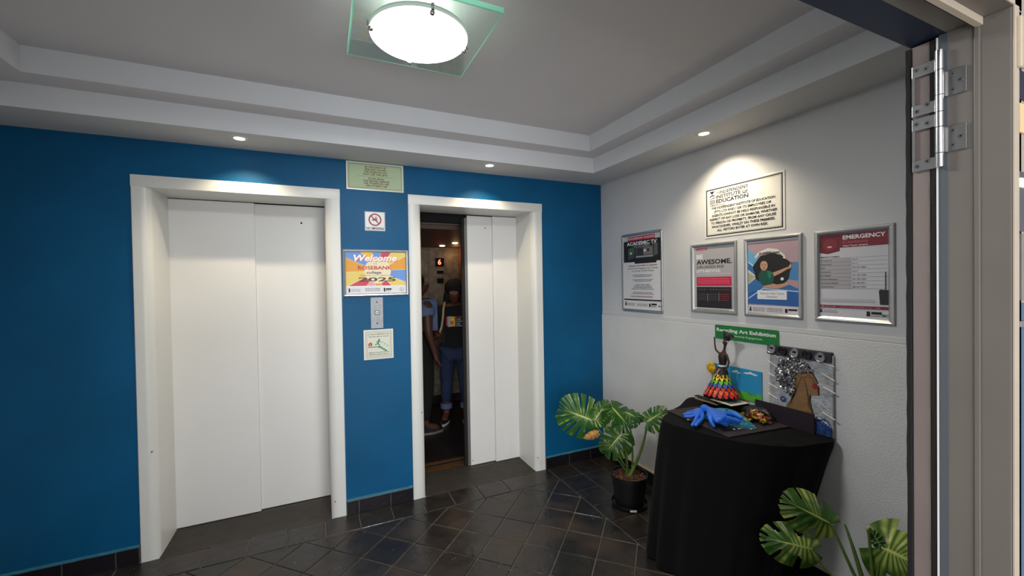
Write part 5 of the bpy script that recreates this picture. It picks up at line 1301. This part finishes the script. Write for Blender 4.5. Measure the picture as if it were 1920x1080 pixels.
head_bits(PA, J, hairm, 'puffy')
# print on the sweatshirt, bag strap, and hand on it
pr = Sheet(.134); pr.w = 0
b = empty('tmp'); bpy.data.objects.remove(b)
sh = Sheet(0)
sh.rrect(-.085, 1.085, -.060, 1.185, .004, (196, 40, 60)); sh.rrect(-.070, 1.075, -.035, 1.19, .004, (150, 170, 200)); sh.rrect(-.055, 1.078, .012, 1.188, .008, (222, 170, 40)); sh.disc(-.025, 1.12, .018, (190, 90, 30), 14); sh.disc(-.02, 1.155, .014, (236, 206, 90), 12)
sh.text('FUTURE', .055, 1.175, .012, (226, 80, 40), width=.075, bold=.02)
for i, t in enumerate(('YOUR', 'FUTURE', 'HAS', 'OPTIONS')): sh.text(t, .020, 1.150-i*.024, .016, (214, 200, 204), align='l', width=(.055, .08, .045, .075)[i], bold=.02)
o = sh.build('sweatshirt_print', PA); o.location = (0, -.128, .0); 
b = MB(); strap = mat('cream_strap', (190, 168, 130), .7)
b.tube([(-.10, .06, 1.30), (-.105, -.02, 1.335), (-.115, -.11, 1.27), (-.12, -.135, 1.18), (-.135, -.15, 1.08), (-.16, -.20, 1.0)], [.012]*6, strap, 8); b.build('bag_strap', PA, label='cream rope bag strap')
# second person, mostly hidden behind the door frame, seen from behind
J2, B2 = body(1.66, larm=[(.235, -.01, 1.01), (.17, -.19, 1.04), (.13, -.26, 1.10)], rarm=[(-.22, .02, 1.0), (-.21, -.05, .80), (-.21, -.07, .73)], stance=.08)
PB = person((-1.345, 1.32, .002), math.radians(105), 'person in a denim shirt and black trousers, half hidden at the lift opening', J2, B2, (84, 52, 42), [], None, None)

for p, q_ in (('l', 'sle'), ('r', 'sre')): J2[q_] = (tuple(Vector(J2[p+'sh'][0]).lerp(Vector(J2[p+'el'][0]), .55)), .088)
J2['hem'] = ((0, 0, 1.08), (.145, .12)); B2 += [('lsh', 'sle'), ('rsh', 'sre'), ('che', 'hem')]
clothes(PB, J2, B2, 'denim_shirt', ['che', 'hem', 'shc', 'lsh', 'sle', 'rsh', 'sre'], mat('denim_shirt', (96, 112, 148), .85, noise=(8, .2)), .016)
clothes(PB, J2, B2, 'black_top', ['wai', 'che', 'pel'], MATS['black_sweatshirt'], .014)
clothes(PB, J2, B2, 'trousers', ['pel', 'wai']+leg_keys[1:], mat('black_trousers', (15, 14, 16), .85), .014, {'lan': ((J2['lan'][0][0], J2['lan'][0][1], .12), (.05, .05)), 'ran': ((J2['ran'][0][0], J2['ran'][0][1], .12), (.05, .05))})
for p in 'lr': shoe(PB, J2, p, shoem, mat('grey_sole', (120, 116, 112), .6))
head_bits(PB, J2, hairm, 'short')
